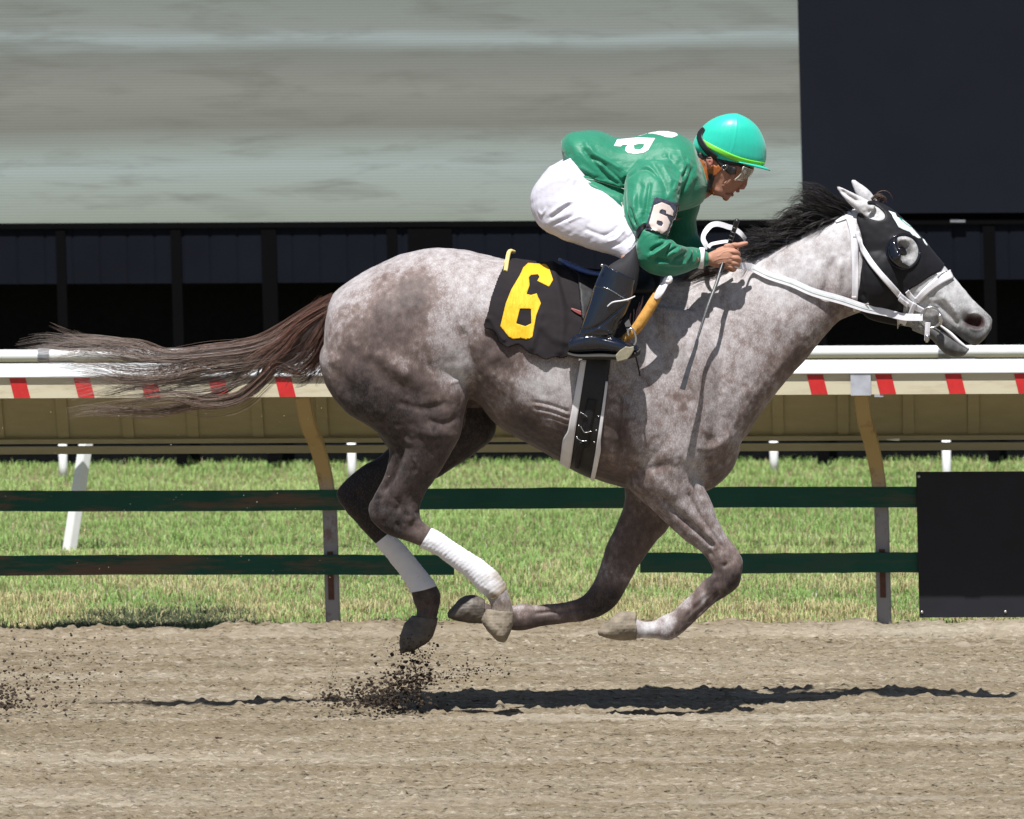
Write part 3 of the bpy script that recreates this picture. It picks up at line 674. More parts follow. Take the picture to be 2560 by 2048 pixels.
sculpt(body, [
 # hindquarters
 ([(1152,810),(1168,870),(1178,920),(1182,960),(1178,1010)], 13, -.012), ([(1185,840),(1215,890),(1235,950)], 40, -.006),
 ([(1150,880),(1162,935),(1160,975)], 26, .010), ([(905,860),(960,900),(1010,940),(1060,965)], 26, .008), ([(880,880),(925,905),(980,950),(1040,985),(1090,1000)], 22, -.006),
 ([(840,900),(860,960),(900,1010)], 18, -.010), ([(826,880),(834,930)], 14, .008), ([(960,790),(980,840),(1000,900)], 50, .006),
 ([(980,1000),(1020,1015),(1070,1022),(1130,1005)], 10, -.005), ([(1065,1048),(1110,1060),(1150,1038)], 7, -.0045), ([(1030,1060),(1090,1085),(1140,1075)], 18, .008), ([(985,1060),(1010,1100),(1040,1110)], 7, .004),
 ([(1000,1070),(1005,1130),(985,1190),(950,1240)], 11, -.012), ([(1040,1100),(1030,1180),(1010,1240)], 22, .007), ([(975,1150),(960,1200),(935,1250)], 9, .007), ([(1060,1060),(1085,1120),(1075,1180)], 14, .004),
 ([(1120,960),(1150,950),(1172,935)], 4, .003), ([(1025,1130),(1045,1165),(1040,1190)], 3, .003),
 # hock
 ([(940,1280),(985,1290)], 12, .007), ([(985,1240),(1000,1262),(985,1285)], 8, -.007), ([(1012,1262),(1030,1290),(1010,1310)], 9, .008), ([(990,1300),(1000,1330)], 6, -.006), ([(1040,1300),(1056,1318)], 6, .004),
 ([(1045,1290),(1035,1275)], 5, -.005),
 # barrel: ribs and girth wrinkles
 *[([(1330+i*5,1003+i*15),(1375+i*3,1012+i*15),(1425,1030+i*15)], 4, (-.0042 if i % 2 else -.003)) for i in range(6)], *[([(1335+i*5,1011+i*15),(1375+i*3,1020+i*15),(1425,1038+i*15)], 4, .0028) for i in range(6)],
 ([(1200,905),(1240,890),(1290,880)], 18, .007), ([(1195,930),(1220,980),(1260,1030)], 16, -.008), ([(1260,990),(1330,1040),(1410,1090)], 45, .008), ([(1290,900),(1310,960)], 20, -.003),
 # shoulder and chest
 ([(1568,960),(1560,1050),(1558,1130),(1560,1190)], 10, -.016), ([(1585,1000),(1580,1100),(1590,1180)], 22, .010), ([(1690,800),(1740,900),(1775,1000)], 30, .010), ([(1650,820),(1700,930),(1740,1040)], 18, -.006),
 ([(1762,1080),(1778,1108),(1758,1122)], 12, -.006), ([(1745,1130),(1800,1110),(1840,1070)], 12, .007), ([(1738,1165),(1790,1165),(1835,1135)], 12, -.007), ([(1640,1100),(1690,1130),(1730,1150)], 28, .008),
 ([(1600,1180),(1640,1170),(1690,1160)], 12, -.006), ([(1625,1215),(1680,1225),(1700,1200)], 20, .007), ([(1600,1220),(1560,1210)], 10, .008),
 ([(1775,1180),(1740,1150),(1700,1148)], 10, .005), ([(1870,1000),(1850,1080),(1846,1140)], 18, .004),
 # forearm
 ([(1650,1240),(1700,1290),(1745,1330),(1790,1372)], 6, -.010), ([(1720,1230),(1750,1290),(1790,1345),(1810,1375)], 5, -.007), ([(1690,1245),(1740,1300),(1790,1355)], 13, .006), ([(1640,1265),(1690,1310),(1745,1355)], 14, .005), ([(1750,1230),(1780,1290),(1810,1340)], 10, .005),
 ([(1770,1370),(1785,1400)], 5, -.004), ([(1800,1405),(1812,1415),(1825,1400)], 6, -.006), ([(1835,1400),(1840,1440),(1830,1470)], 14, .005), ([(1795,1440),(1790,1470)], 8, -.004), ([(1800,1480),(1760,1520),(1720,1560)], 5, -.006), ([(1770,1476),(1735,1510),(1700,1545)], 6, .004),
 # neck
 ([(1895,640),(1960,690),(2040,740),(2105,770)], 22, -.006), ([(1870,760),(1950,800),(2030,830)], 34, .007), ([(2085,640),(2070,700),(2060,760)], 12, -.009), ([(2105,640),(2095,700),(2085,770)], 10, .006), ([(2125,600),(2115,660)], 8, -.004),
 ([(2150,600),(2148,680),(2160,760)], 9, -.012), ([(1800,800),(1850,900),(1870,990)], 30, -.006), ([(1760,740),(1830,850),(1880,960)], 26, .005), ([(1980,860),(1940,940),(1900,1020)], 16, .005),
 ([(1900,700),(1980,740)], 26, .004),
 # face
 ([(2425,803),(2447,805)], 18, -.036), ([(2418,790),(2440,783),(2460,795),(2462,815),(2440,825),(2418,815)], 5, 0.0080), ([(2350,735),(2376,760),(2395,790)], 6, 0.0056), ([(2335,750),(2370,785),(2400,820)], 7, -0.0064), ([(2290,720),(2340,760)], 8, 0.0048),
 ([(2344,812),(2372,832),(2400,850),(2422,866)], 5, -.014), ([(2345,800),(2352,812)], 6, -0.0096), ([(2330,768),(2352,774)], 3, -0.0032), ([(2370,752),(2392,768)], 3, -0.0032), ([(2385,758),(2398,776)], 3, 0.0024),
 ([(2258,622),(2270,632)], 12, -.010), ([(2235,605),(2262,600),(2285,612)], 8, 0.0128), ([(2250,650),(2275,655)], 8, 0.0064), ([(2280,830),(2320,840)], 8, 0.0032),
 ([(2150,505),(2120,488),(2100,472)], 5, -0.0096), ([(2190,540),(2160,525)], 8, -.010),
 # pasterns
 ([(1205,1480),(1218,1500)], 8, -.008), ([(1235,1470),(1265,1520)], 10, .004), ([(1050,1520),(1080,1515)], 8, -.006, 'f'), ([(1270,1520),(1300,1540)], 8, .004, 'f'),
 # far legs
 ([(1540,1470),(1510,1500)], 10, .004, 'f'), ([(1470,1520),(1330,1535)], 5, -.005, 'f'), ([(880,1220),(905,1260)], 12, -.007, 'f'),
], 1.4)
V = mverts(body.data); Nn = mnorms(body.data); P = proj(V)       # fine skin relief
V = V+Nn*(.0016*vnoise(V, 22, 3)+.0007*vnoise(V, 60, 4))[:, None]; setverts(body, V)

# coat colour: 0 white-grey, 1 rose-brown dapple, 2 near-black points; shade under the neck is painted in as well
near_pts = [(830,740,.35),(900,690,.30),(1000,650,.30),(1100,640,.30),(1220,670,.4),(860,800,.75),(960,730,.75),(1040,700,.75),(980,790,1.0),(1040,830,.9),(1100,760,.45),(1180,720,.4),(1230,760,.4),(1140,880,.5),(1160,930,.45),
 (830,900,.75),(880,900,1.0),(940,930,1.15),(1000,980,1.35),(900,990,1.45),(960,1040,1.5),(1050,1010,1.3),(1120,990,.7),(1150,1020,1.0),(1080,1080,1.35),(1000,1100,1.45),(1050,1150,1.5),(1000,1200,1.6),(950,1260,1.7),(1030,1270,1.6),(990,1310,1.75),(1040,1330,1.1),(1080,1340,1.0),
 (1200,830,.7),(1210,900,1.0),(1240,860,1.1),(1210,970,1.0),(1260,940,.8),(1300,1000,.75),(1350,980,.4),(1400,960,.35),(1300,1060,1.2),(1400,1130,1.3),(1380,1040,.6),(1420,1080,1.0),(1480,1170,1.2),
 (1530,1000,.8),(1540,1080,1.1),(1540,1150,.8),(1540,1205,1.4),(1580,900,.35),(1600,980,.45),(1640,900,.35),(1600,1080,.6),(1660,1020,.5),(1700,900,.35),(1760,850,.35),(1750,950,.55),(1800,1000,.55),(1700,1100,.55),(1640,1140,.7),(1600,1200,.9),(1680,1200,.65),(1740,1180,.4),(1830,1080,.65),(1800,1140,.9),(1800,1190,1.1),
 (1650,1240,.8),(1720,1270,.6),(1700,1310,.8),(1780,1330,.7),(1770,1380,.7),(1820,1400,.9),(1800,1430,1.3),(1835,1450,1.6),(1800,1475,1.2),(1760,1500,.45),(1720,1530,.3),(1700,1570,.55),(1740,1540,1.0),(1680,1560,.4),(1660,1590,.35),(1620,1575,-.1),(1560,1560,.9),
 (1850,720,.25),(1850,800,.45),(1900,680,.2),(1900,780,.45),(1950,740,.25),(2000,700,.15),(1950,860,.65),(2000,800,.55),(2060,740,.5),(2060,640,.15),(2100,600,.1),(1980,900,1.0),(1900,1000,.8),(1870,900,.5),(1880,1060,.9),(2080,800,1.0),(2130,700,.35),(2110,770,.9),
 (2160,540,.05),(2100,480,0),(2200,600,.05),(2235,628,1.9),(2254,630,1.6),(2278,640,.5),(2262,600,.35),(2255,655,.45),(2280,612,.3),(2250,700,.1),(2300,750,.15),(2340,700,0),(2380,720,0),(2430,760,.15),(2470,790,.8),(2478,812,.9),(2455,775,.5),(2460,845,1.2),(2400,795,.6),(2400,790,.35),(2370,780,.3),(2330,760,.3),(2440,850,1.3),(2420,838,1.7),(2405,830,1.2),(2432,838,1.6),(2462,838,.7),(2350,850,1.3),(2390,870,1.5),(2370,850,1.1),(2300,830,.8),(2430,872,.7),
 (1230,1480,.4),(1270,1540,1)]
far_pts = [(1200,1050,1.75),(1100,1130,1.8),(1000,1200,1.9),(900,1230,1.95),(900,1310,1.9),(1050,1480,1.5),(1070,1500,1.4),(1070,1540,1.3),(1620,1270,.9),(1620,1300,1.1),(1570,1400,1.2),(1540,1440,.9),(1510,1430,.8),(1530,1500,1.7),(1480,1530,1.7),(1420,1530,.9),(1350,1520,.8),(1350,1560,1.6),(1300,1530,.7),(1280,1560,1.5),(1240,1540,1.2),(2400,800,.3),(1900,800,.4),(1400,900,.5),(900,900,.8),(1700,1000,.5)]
def idw(P, pts):
    A = np.array(pts, float); out = np.zeros(len(P)); ws = np.zeros(len(P))
    for x, y, v in A:
        w_ = 1/(((P[:, 0]-x)**2+(P[:, 1]-y)**2+300)**1.7); out += w_*v; ws += w_
    return out/ws
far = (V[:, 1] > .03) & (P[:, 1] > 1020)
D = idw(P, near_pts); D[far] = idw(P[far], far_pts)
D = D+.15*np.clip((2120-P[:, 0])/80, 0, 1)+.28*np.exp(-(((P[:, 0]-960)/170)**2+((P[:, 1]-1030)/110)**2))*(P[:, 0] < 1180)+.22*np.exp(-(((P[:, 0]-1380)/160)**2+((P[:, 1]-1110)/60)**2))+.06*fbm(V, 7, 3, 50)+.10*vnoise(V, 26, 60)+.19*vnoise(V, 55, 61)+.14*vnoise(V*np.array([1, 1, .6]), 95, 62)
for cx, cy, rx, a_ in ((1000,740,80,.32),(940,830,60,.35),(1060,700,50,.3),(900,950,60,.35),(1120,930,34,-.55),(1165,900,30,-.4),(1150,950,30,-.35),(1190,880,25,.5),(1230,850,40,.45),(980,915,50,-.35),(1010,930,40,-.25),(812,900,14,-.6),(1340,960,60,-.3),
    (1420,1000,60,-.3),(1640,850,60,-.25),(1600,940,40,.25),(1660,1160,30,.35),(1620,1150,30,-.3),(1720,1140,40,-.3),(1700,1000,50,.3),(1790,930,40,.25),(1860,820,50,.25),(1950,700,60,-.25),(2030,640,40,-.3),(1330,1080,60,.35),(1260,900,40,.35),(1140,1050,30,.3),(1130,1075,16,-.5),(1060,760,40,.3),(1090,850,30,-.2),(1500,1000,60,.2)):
    D = D+.7*a_*np.exp(-((P[:, 0]-cx)**2+(P[:, 1]-cy)**2)/rx**2)*(1+.5*vnoise(V, 16, 91))  # mottled patches; the pale ones on the stifle paint in highlights
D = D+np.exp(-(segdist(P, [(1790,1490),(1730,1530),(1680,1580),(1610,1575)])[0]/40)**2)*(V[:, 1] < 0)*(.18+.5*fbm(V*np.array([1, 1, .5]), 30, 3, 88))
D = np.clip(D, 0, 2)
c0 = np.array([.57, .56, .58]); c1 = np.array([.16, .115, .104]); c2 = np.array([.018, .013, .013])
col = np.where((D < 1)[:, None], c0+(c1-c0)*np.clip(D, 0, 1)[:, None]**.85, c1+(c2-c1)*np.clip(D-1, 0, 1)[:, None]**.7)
cool = np.clip((P[:, 0]-2130)/60, 0, 1)[:, None]; g_ = col.mean(1)[:, None]; col = col*(1-cool)+g_*np.array([.99, 1.0, 1.02])*cool
m = segdist(P, [(2425, 803), (2448, 806)])[0]; k = np.exp(-(m/16.5)**4)[:, None]*(V[:, 1] < 0)[:, None]; col = col*(1-k)+np.array([.035, .008, .007])*k
m = segdist(P, cr([(2344,814),(2372,834),(2400,852),(2422,867)], 4))[0]; k = np.exp(-(m/4)**2)[:, None]*.8; col = col*(1-k)+np.array([.10, .07, .065])*k
lower = np.clip((P[:, 1]-1480)/60, 0, 1)*(P[:, 0] > 1150)*(P[:, 0] < 1290)*(V[:, 1] < 0); col = col*(1-lower[:, None])+np.array([.20, .165, .125])*lower[:, None]
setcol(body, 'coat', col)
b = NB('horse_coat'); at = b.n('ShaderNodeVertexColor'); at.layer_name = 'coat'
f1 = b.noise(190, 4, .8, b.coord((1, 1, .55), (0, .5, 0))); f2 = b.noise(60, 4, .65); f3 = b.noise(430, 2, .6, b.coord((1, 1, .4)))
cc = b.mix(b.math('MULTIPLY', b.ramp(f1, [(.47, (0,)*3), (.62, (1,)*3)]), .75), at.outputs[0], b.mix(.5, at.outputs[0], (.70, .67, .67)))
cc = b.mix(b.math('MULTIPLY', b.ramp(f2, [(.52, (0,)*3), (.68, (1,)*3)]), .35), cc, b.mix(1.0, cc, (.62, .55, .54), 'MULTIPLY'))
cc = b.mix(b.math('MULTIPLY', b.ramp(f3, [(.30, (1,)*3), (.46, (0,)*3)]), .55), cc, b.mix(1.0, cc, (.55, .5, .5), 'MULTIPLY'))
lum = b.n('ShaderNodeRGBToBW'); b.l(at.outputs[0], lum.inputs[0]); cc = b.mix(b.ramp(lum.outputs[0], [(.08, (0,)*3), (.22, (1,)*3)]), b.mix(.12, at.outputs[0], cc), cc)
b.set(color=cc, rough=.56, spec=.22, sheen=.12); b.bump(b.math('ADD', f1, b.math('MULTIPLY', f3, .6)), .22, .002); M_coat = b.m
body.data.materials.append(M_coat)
BB = bvh_of(body)

# hooves
M_hoofd = simple('muddy_hoof_dark', (.095, .080, .066), .55, var=.35, vs=25, bump=.4, bs=60); M_hoofm = simple('muddy_hoof_tan', (.21, .175, .13), .75, var=.25, vs=30, bump=.4, bs=80)
for secs, mt in (
 ([(1284,1528,1216,1524,-.135,.035),(1285,1552,1204,1545,-.135,.045),(1280,1572,1207,1560,-.135,.052),(1272,1592,1222,1582,-.135,.050),(1262,1608,1242,1602,-.135,.028)], M_hoofm),
 ([(1094,1545,1030,1540,.135,.034),(1090,1568,1010,1560,.135,.044),(1082,1590,1000,1590,.135,.052),(1066,1608,998,1615,.135,.05),(1040,1624,1000,1634,.135,.03)], M_hoofd),
 ([(1592,1599,1590,1532,-.125,.036),(1562,1602,1560,1528,-.125,.046),(1540,1601,1534,1540,-.125,.052),(1515,1596,1512,1562,-.125,.045),(1497,1588,1495,1577,-.125,.024)], M_hoofm),
 ([(1212,1560,1212,1500,.125,.036),(1190,1559,1184,1488,.125,.047),(1165,1557,1156,1492,.125,.052),(1138,1552,1134,1512,.125,.044),(1119,1545,1118,1532,.125,.024)], M_hoofd)):
    h = voxel([loft(secs, 22, 5)], .004, 'hoof', mt, horse, 3, .5); V = mverts(h.data); N = mnorms(h.data)
    setverts(h, V+N*(.0026*fbm(V, 38, 3, 9)+.0003*np.sin(V[:, 2]*500))[:, None])
    # iron shoe rim
# eye
M_eye = NB('eye_ball').set(color=(.006, .004, .004), rough=.04, spec=.8).m
q, _ = hit(BB, 2254, 628, -.008); MB().add(*ellip(q, (.027, .020, .021), .5)).build('eye', M_eye, horse, True)

# leg bandages
b = NB('bandage'); at = b.n('ShaderNodeVertexColor'); at.layer_name = 'mud'; nz = b.noise(35, 5, .7)
cl = b.mix(b.math('MULTIPLY', at.outputs[0], 1.0), (.74, .74, .78), b.mix(nz, srgb(122, 106, 84), srgb(160, 144, 120))); st = b.ramp(b.noise(28, 4, .7), [(.66, (0,)*3), (.72, (1,)*3)])
b.set(color=b.mix(b.math('MULTIPLY', st, .35), cl, (.2, .18, .16)), rough=.85); b.bump(b.noise(150, 3), .25, .003); M_band = b.m
b = NB('bandage_dark_mud'); b.set(color=b.mix(b.ramp(b.math('ADD', b.noise(10, 4), 0), [(0, (0,)*3), (1, (1,)*3)]), (.7, .7, .74), (.7, .7, .74)), rough=.85)
def bandage(poly, a, bb, ym, dark, label):
    a = np.array(a, float); bb = np.array(bb, float); L = np.linalg.norm(bb-a); t = (bb-a)/L
    def disp(P, U):
        s = ((P-a)@t); w_ = np.clip(np.minimum(s+6, L-s+10)/16, 0, 1)
        tri = ((s+.25*((P-a)@np.array([-t[1], t[0]])))/9.5) % 1.0
        return w_*.004+.0018*tri+.0012*vnoise(U, 90, 3)
    o = shell(body, poly, .001, 'leg_bandage', M_band, horse, ymask=ym, thick=0, disp=disp)
    V = mverts(o.data); P = proj(V); s = ((P-a)@t)/L; mud = np.clip((s-dark[0])/dark[1]+.5*fbm(V, 22, 4, 70), 0, 1); setcol(o, 'mud', np.repeat(mud[:, None], 3, 1)); o['label'] = label; return o
bandage([(1048,1368),(1082,1314),(1120,1336),(1180,1368),(1222,1398),(1250,1434),(1268,1470),(1234,1500),(1214,1486),(1186,1468),(1140,1432),(1096,1398)], (1064,1342), (1235,1482), lambda V: V[:, 1] < -.02, (.80, .22), 'white bandage caked with tan mud at its lower end')
bandage([(928,1368),(980,1326),(1012,1352),(1046,1392),(1078,1436),(1098,1464),(1060,1476),(1024,1482),(1006,1446),(968,1400)], (958,1346), (1062,1478), lambda V: V[:, 1] > .02, (1.05, .25), 'white bandage stained dark near the fetlock')

# tail and mane: hair strands built as thin tubes
b = NB('hair'); at = b.n('ShaderNodeVertexColor'); at.layer_name = 'col'; b.set(color=at.outputs[0], rough=.42, spec=.5); M_hair = b.m
def hair(name, guides, parent, seed, rad=.0009, tight=10, jit=1.0):
    """guides: (points px, n strands, spread at root px, spread at tip px, root colour, tip colour, yroot, yspread, wave)"""
    r = np.random.default_rng(seed); V = []; Fc = []; Cc = []; off = 0
    for pts, n, s0, s1, c0, c1, y0, ys, wave in guides:
        G = cr(pts, 7); m = len(G); t = np.linspace(0, 1, m); T = np.gradient(G, axis=0); T /= np.linalg.norm(T, axis=1)[:, None]+1e-9; Nn = np.stack([-T[:, 1], T[:, 0]], 1)
        ncl = max(2, n//tight); co = r.normal(0, 1, ncl); cy = r.normal(0, 1, ncl); cp = r.uniform(0, 6.28, ncl); cf = r.uniform(.6, 1.6, ncl)
        for k in range(n):
            c = r.integers(ncl); u = co[c]*1.0+r.normal(0, .26)*jit; uy = cy[c]*.7+r.normal(0, .35); ln = 1-abs(r.normal(0, .24)); ln = max(.35, ln)
            sp = s0+(s1-s0)*t**1.2; wv = wave*t*(np.sin(t*6.28*cf[c]+cp[c])*1.2+.35*np.sin(t*14+r.uniform(0, 6)))+(r.normal(0, wave*2.2)*t**2 if r.uniform() < .12 else 0); px = G+Nn*(u*sp+wv)[:, None]; px = px+r.normal(0, .25, px.shape)*t[:, None]
            tt = np.linspace(0, ln, m); px = np.stack([np.interp(tt, t, px[:, 0]), np.interp(tt, t, px[:, 1])], 1)
            Y = y0+ys*uy*(.25+.75*t)
            A = np.array([W(px[i, 0], px[i, 1], Y[i]) for i in range(m)]); D_ = np.gradient(A, axis=0); D_ /= np.linalg.norm(D_, axis=1)[:, None]+1e-9
            B1 = np.cross(D_, np.array([0, 1.0, 0])); B1 /= np.linalg.norm(B1, axis=1)[:, None]+1e-9; B2 = np.cross(D_, B1); rr = rad*r.uniform(.6, 1.25)*(1-.75*tt**2)*np.clip(.12+tt/.10, 0, 1)
            ring = np.stack([A+B1*rr[:, None], A-.5*B1*rr[:, None]+.87*B2*rr[:, None], A-.5*B1*rr[:, None]-.87*B2*rr[:, None]], 1).reshape(-1, 3); V.append(ring)
            i = np.arange(m-1)[:, None]*3
            for a in range(3): Fc.append(off+np.concatenate([i+a, i+(a+1) % 3, i+3+(a+1) % 3, i+3+a], 1))
            off += 3*m; cc = np.array(c0)*(1-t[:, None])+np.array(c1)*t[:, None]; cc = cc*r.uniform(.45, 1.9); Cc.append(np.repeat(cc, 3, 0))
    o = fastmesh(name, np.concatenate(V), np.concatenate(Fc), M_hair, parent); setcol(o, 'col', np.clip(np.concatenate(Cc), 0, 1)); return o
zt_ = lambda L: [(x*.41744, 700+y*.41744) for x, y in L]
br = (.16, .078, .055); dk = (.045, .024, .019); gy = (.30, .26, .24); gb = (.24, .18, .145)
tg = [
 (zt_([(2000,95),(1850,175),(1700,270),(1560,345),(1400,385),(1250,405),(1050,445),(850,385),(650,372),(520,360),(400,310),(290,260)]), 90, 6, 5, br, gb, 0, .03, 2),
 (zt_([(2000,100),(1850,190),(1680,310),(1500,395),(1200,435),(1000,460),(800,410),(600,388),(400,385),(250,372),(80,400)]), 190, 8, 14, br, gy, 0, .04, 3),
 (zt_([(1985,120),(1850,230),(1680,350),(1480,425),(1180,470),(900,480),(650,440),(450,430),(300,470),(180,485)]), 230, 10, 17, br, gy, 0, .05, 4),
 (zt_([(1980,140),(1850,280),(1700,400),(1500,465),(1250,500),(1000,550),(800,555),(600,520),(420,500),(220,490)]), 200, 11, 18, br, gb, 0, .05, 5),
 (zt_([(1975,160),(1870,330),(1720,450),(1500,510),(1250,545),(1000,600),(750,620),(550,570),(400,560)]), 220, 12, 18, dk, gb, 0, .05, 5),
 (zt_([(1970,190),(1890,400),(1760,500),(1600,520),(1400,590),(1200,630),(950,640),(700,610),(500,650),(380,690)]), 210, 12, 17, dk, gy, 0, .05, 4),
 (zt_([(1960,240),(1900,440),(1790,540),(1660,500),(1560,590),(1430,690),(1250,720),(1050,680),(850,700),(650,720),(450,750)]), 170, 11, 13, br, gb, 0, .05, 4),
 (zt_([(1640,440),(1640,540),(1540,660),(1400,735),(1250,745),(1050,715),(900,690)]), 80, 8, 7, dk, gb, -.02, .03, 2),
 (zt_([(1600,470),(1560,600),(1450,700),(1300,745),(1150,760),(950,800),(750,800),(550,792),(390,828)]), 110, 8, 9, br, gb, 0, .04, 3),
 (zt_([(1500,520),(1350,640),(1200,700),(1000,760),(800,770),(600,770),(480,775),(380,800)]), 60, 9, 9, dk, gb, 0, .03, 3),
 (zt_([(1300,540),(1100,600),(900,650),(800,690),(650,740),(520,750)]), 70, 9, 12, dk, dk, .02, .03, 3),
 (zt_([(2000,140),(1960,320),(1900,480),(1810,570),(1750,590)]), 210, 13, 10, br, dk, -.01, .05, 2),
 (zt_([(1985,160),(1890,310),(1790,450),(1700,520),(1640,560)]), 230, 8, 12, br, dk, -.02, .05, 2),
 (zt_([(1970,170),(1810,270),(1700,400),(1600,480),(1530,560)]), 190, 7, 14, br, br, -.03, .04, 3),
 (zt_([(1975,250),(1960,400),(1930,520),(1900,585),(1880,640)]), 90, 8, 10, br, dk, -.02, .05, 2),
 (zt_([(1940,180),(1790,260),(1660,370),(1560,460),(1450,560),(1300,610)]), 130, 7, 16, br, gb, -.02, .04, 3),
 (zt_([(1900,220),(1740,310),(1600,420),(1500,510),(1400,620),(1250,680)]), 90, 8, 14, br, gb, -.03, .04, 3),
]
tg = [(a, int(n*.85), s0*.95, s1*1.25, c0, c1, y, ys, wv*1.5) for a, n, s0, s1, c0, c1, y, ys, wv in tg]
tail_ = hair('tail', tg, horse, 11, .00068, 12, .85)
MB().add(*loft([(850,735,832,800,0,.035),(800,765,800,860,0,.045),(750,808,752,880,0,.045),(700,840,706,890,0,.035),(650,858,655,890,0,.02),(610,868,612,882,0,.01)], 16, 5)).build('dock', simple('dock_hair', (.025, .015, .012), .6, var=.4, vs=80), tail_, True)
zm = lambda L: [(1700+x*.3711, 400+y*.3711) for x, y in L]
k0 = (.014, .012, .012); k1 = (.030, .025, .024); kb = (.035, .024, .018)
mg = []
for L, n, s0, s1, wv in [
 ([(1150,350),(1080,300),(980,250),(890,205),(790,165)], 130, 9, 7, 3), ([(1140,365),(1040,320),(930,270),(850,235),(775,245)], 150, 9, 9, 4), ([(1100,370),(1000,330),(900,290),(800,270),(720,315)], 150, 9, 9, 5),
 ([(1060,385),(960,345),(860,320),(760,320),(690,350)], 150, 9, 9, 5), ([(1020,400),(920,370),(820,350),(740,360),(660,400),(620,390)], 150, 9, 9, 5), ([(970,430),(880,400),(780,380),(690,400),(640,430)], 140, 9, 9, 5),
 ([(930,455),(840,430),(740,420),(650,440),(560,460)], 140, 9, 9, 4), ([(880,480),(790,460),(700,460),(600,480),(480,490)], 130, 9, 10, 4), ([(820,510),(730,500),(640,510),(560,520),(440,500)], 130, 9, 10, 4),
 ([(760,540),(670,530),(590,540),(510,540),(420,520)], 120, 9, 10, 4), ([(700,565),(620,560),(550,570),(470,560),(400,545)], 110, 8, 10, 4), ([(640,595),(560,590),(500,600),(430,590),(380,590)], 100, 8, 8, 3),
 ([(580,620),(510,620),(450,630),(400,625)], 80, 7, 7, 3), ([(520,645),(460,650),(410,660),(385,660)], 60, 6, 6, 3),
 ([(1090,380),(1010,420),(950,440),(930,480)], 50, 8, 6, 2), ([(940,450),(900,500),(870,530),(860,570)], 40, 8, 6, 2), ([(1020,400),(960,440),(890,460),(820,520)], 70, 9, 8, 2),
 ([(830,510),(760,530),(720,570)], 50, 9, 5, 2), ([(700,570),(640,600),(600,640)], 40, 9, 5, 2), ([(900,470),(820,490),(740,520)], 70, 9, 6, 2),
 ([(330,740),(240,750),(130,770),(30,800),(-60,815)], 130, 9, 12, 4), ([(300,760),(200,770),(90,800),(-20,830)], 120, 9, 10, 4), ([(260,780),(190,810),(150,850),(130,880)], 40, 8, 6, 3), ([(200,770),(100,790),(20,830),(-40,850)], 90, 9, 9, 3), ([(340,720),(260,720),(160,740),(60,770)], 90, 8, 9, 3)]:
    mg.append((zm(L), n, s0, s1, kb if L[0][0] < 350 else k0, kb if L[0][0] < 350 else k1, -.012, .03, wv))
mg = [(a, int(n*.8), s0*.9, s1*1.35, c0, c1, y, ys, wv*2.0) for a, n, s0, s1, c0, c1, y, ys, wv in mg]
mane = hair('mane', mg, horse, 12, .0008, 14, .7)
hair('forelock', [(zm([(1330,300),(1350,255),(1380,250),(1392,290)]), 40, 5, 5, kb, (.08, .045, .03), 0, .015, 1), (zm([(1290,270),(1330,240),(1370,245),(1385,275)]), 40, 4, 5, kb, (.08, .045, .03), 0, .015, 1)], horse, 13)

# black racing hood (clothing of the horse)
hood_poly = [(2150,520),(2168,503),(2200,505),(2222,512),(2240,525),(2275,560),(2312,594),(2336,628),(2362,658),(2350,678),(2320,694),(2295,712),(2276,722),(2262,740),(2258,770),(2254,812),(2235,822),(2160,805),(2150,790),(2144,740),(2158,660),(2158,600),(2150,572),(2142,550)]
M_hood = NB('hood_fabric'); nz = M_hood.noise(4, 4, .6); M_hood.set(color=M_hood.ramp(nz, [(.3, (.005, .005, .007)), (.75, (.012, .011, .015))]), rough=.6, sheen=.03, spec=.25); M_hood.bump(M_hood.noise(500, 2), .15, .001); M_hood = M_hood.m
hole_c = (2257, 630)
def hood_mask(V):
    P = proj(V); e = ((P[:, 0]-hole_c[0])/40)**2+((P[:, 1]-hole_c[1])/41)**2 < 1
    q = P-np.array([2180, 530]); a = .45; u = q[:, 0]*math.cos(a)+q[:, 1]*math.sin(a); v = -q[:, 0]*math.sin(a)+q[:, 1]*math.cos(a)
    er = (u/35)**2+(v/18)**2 < 1; back = (P[:, 0] < 2150) & (P[:, 1] < 520)
    return ~((V[:, 1] < 0) & (e & False)) & ~((V[:, 1] > 0) & e & (V[:, 1] > 0) & (P[:, 1] < 0)) & ~((P[:, 1] < 503)) & ~back
e1 = [(2257+38*math.cos(t), 630+39*math.sin(t)) for t in np.linspace(0, 2*math.pi, 40)[:-1]]; e2 = [(2182+33*math.cos(t)*math.cos(.45)-17*math.sin(t)*math.sin(.45), 532+33*math.cos(t)*math.sin(.45)+17*math.sin(t)*math.cos(.45)) for t in np.linspace(0, 2*math.pi, 32)[:-1]]
hood = shell(body, hood_poly, .0045, 'hood', M_hood, horse, ymask=hood_mask, thick=.003, holes=[e1, e2])
BH = bvh_of(hood)
M_gloss = NB('glossy_black').set(color=(.006, .007, .012), rough=.12, coat=.4).m
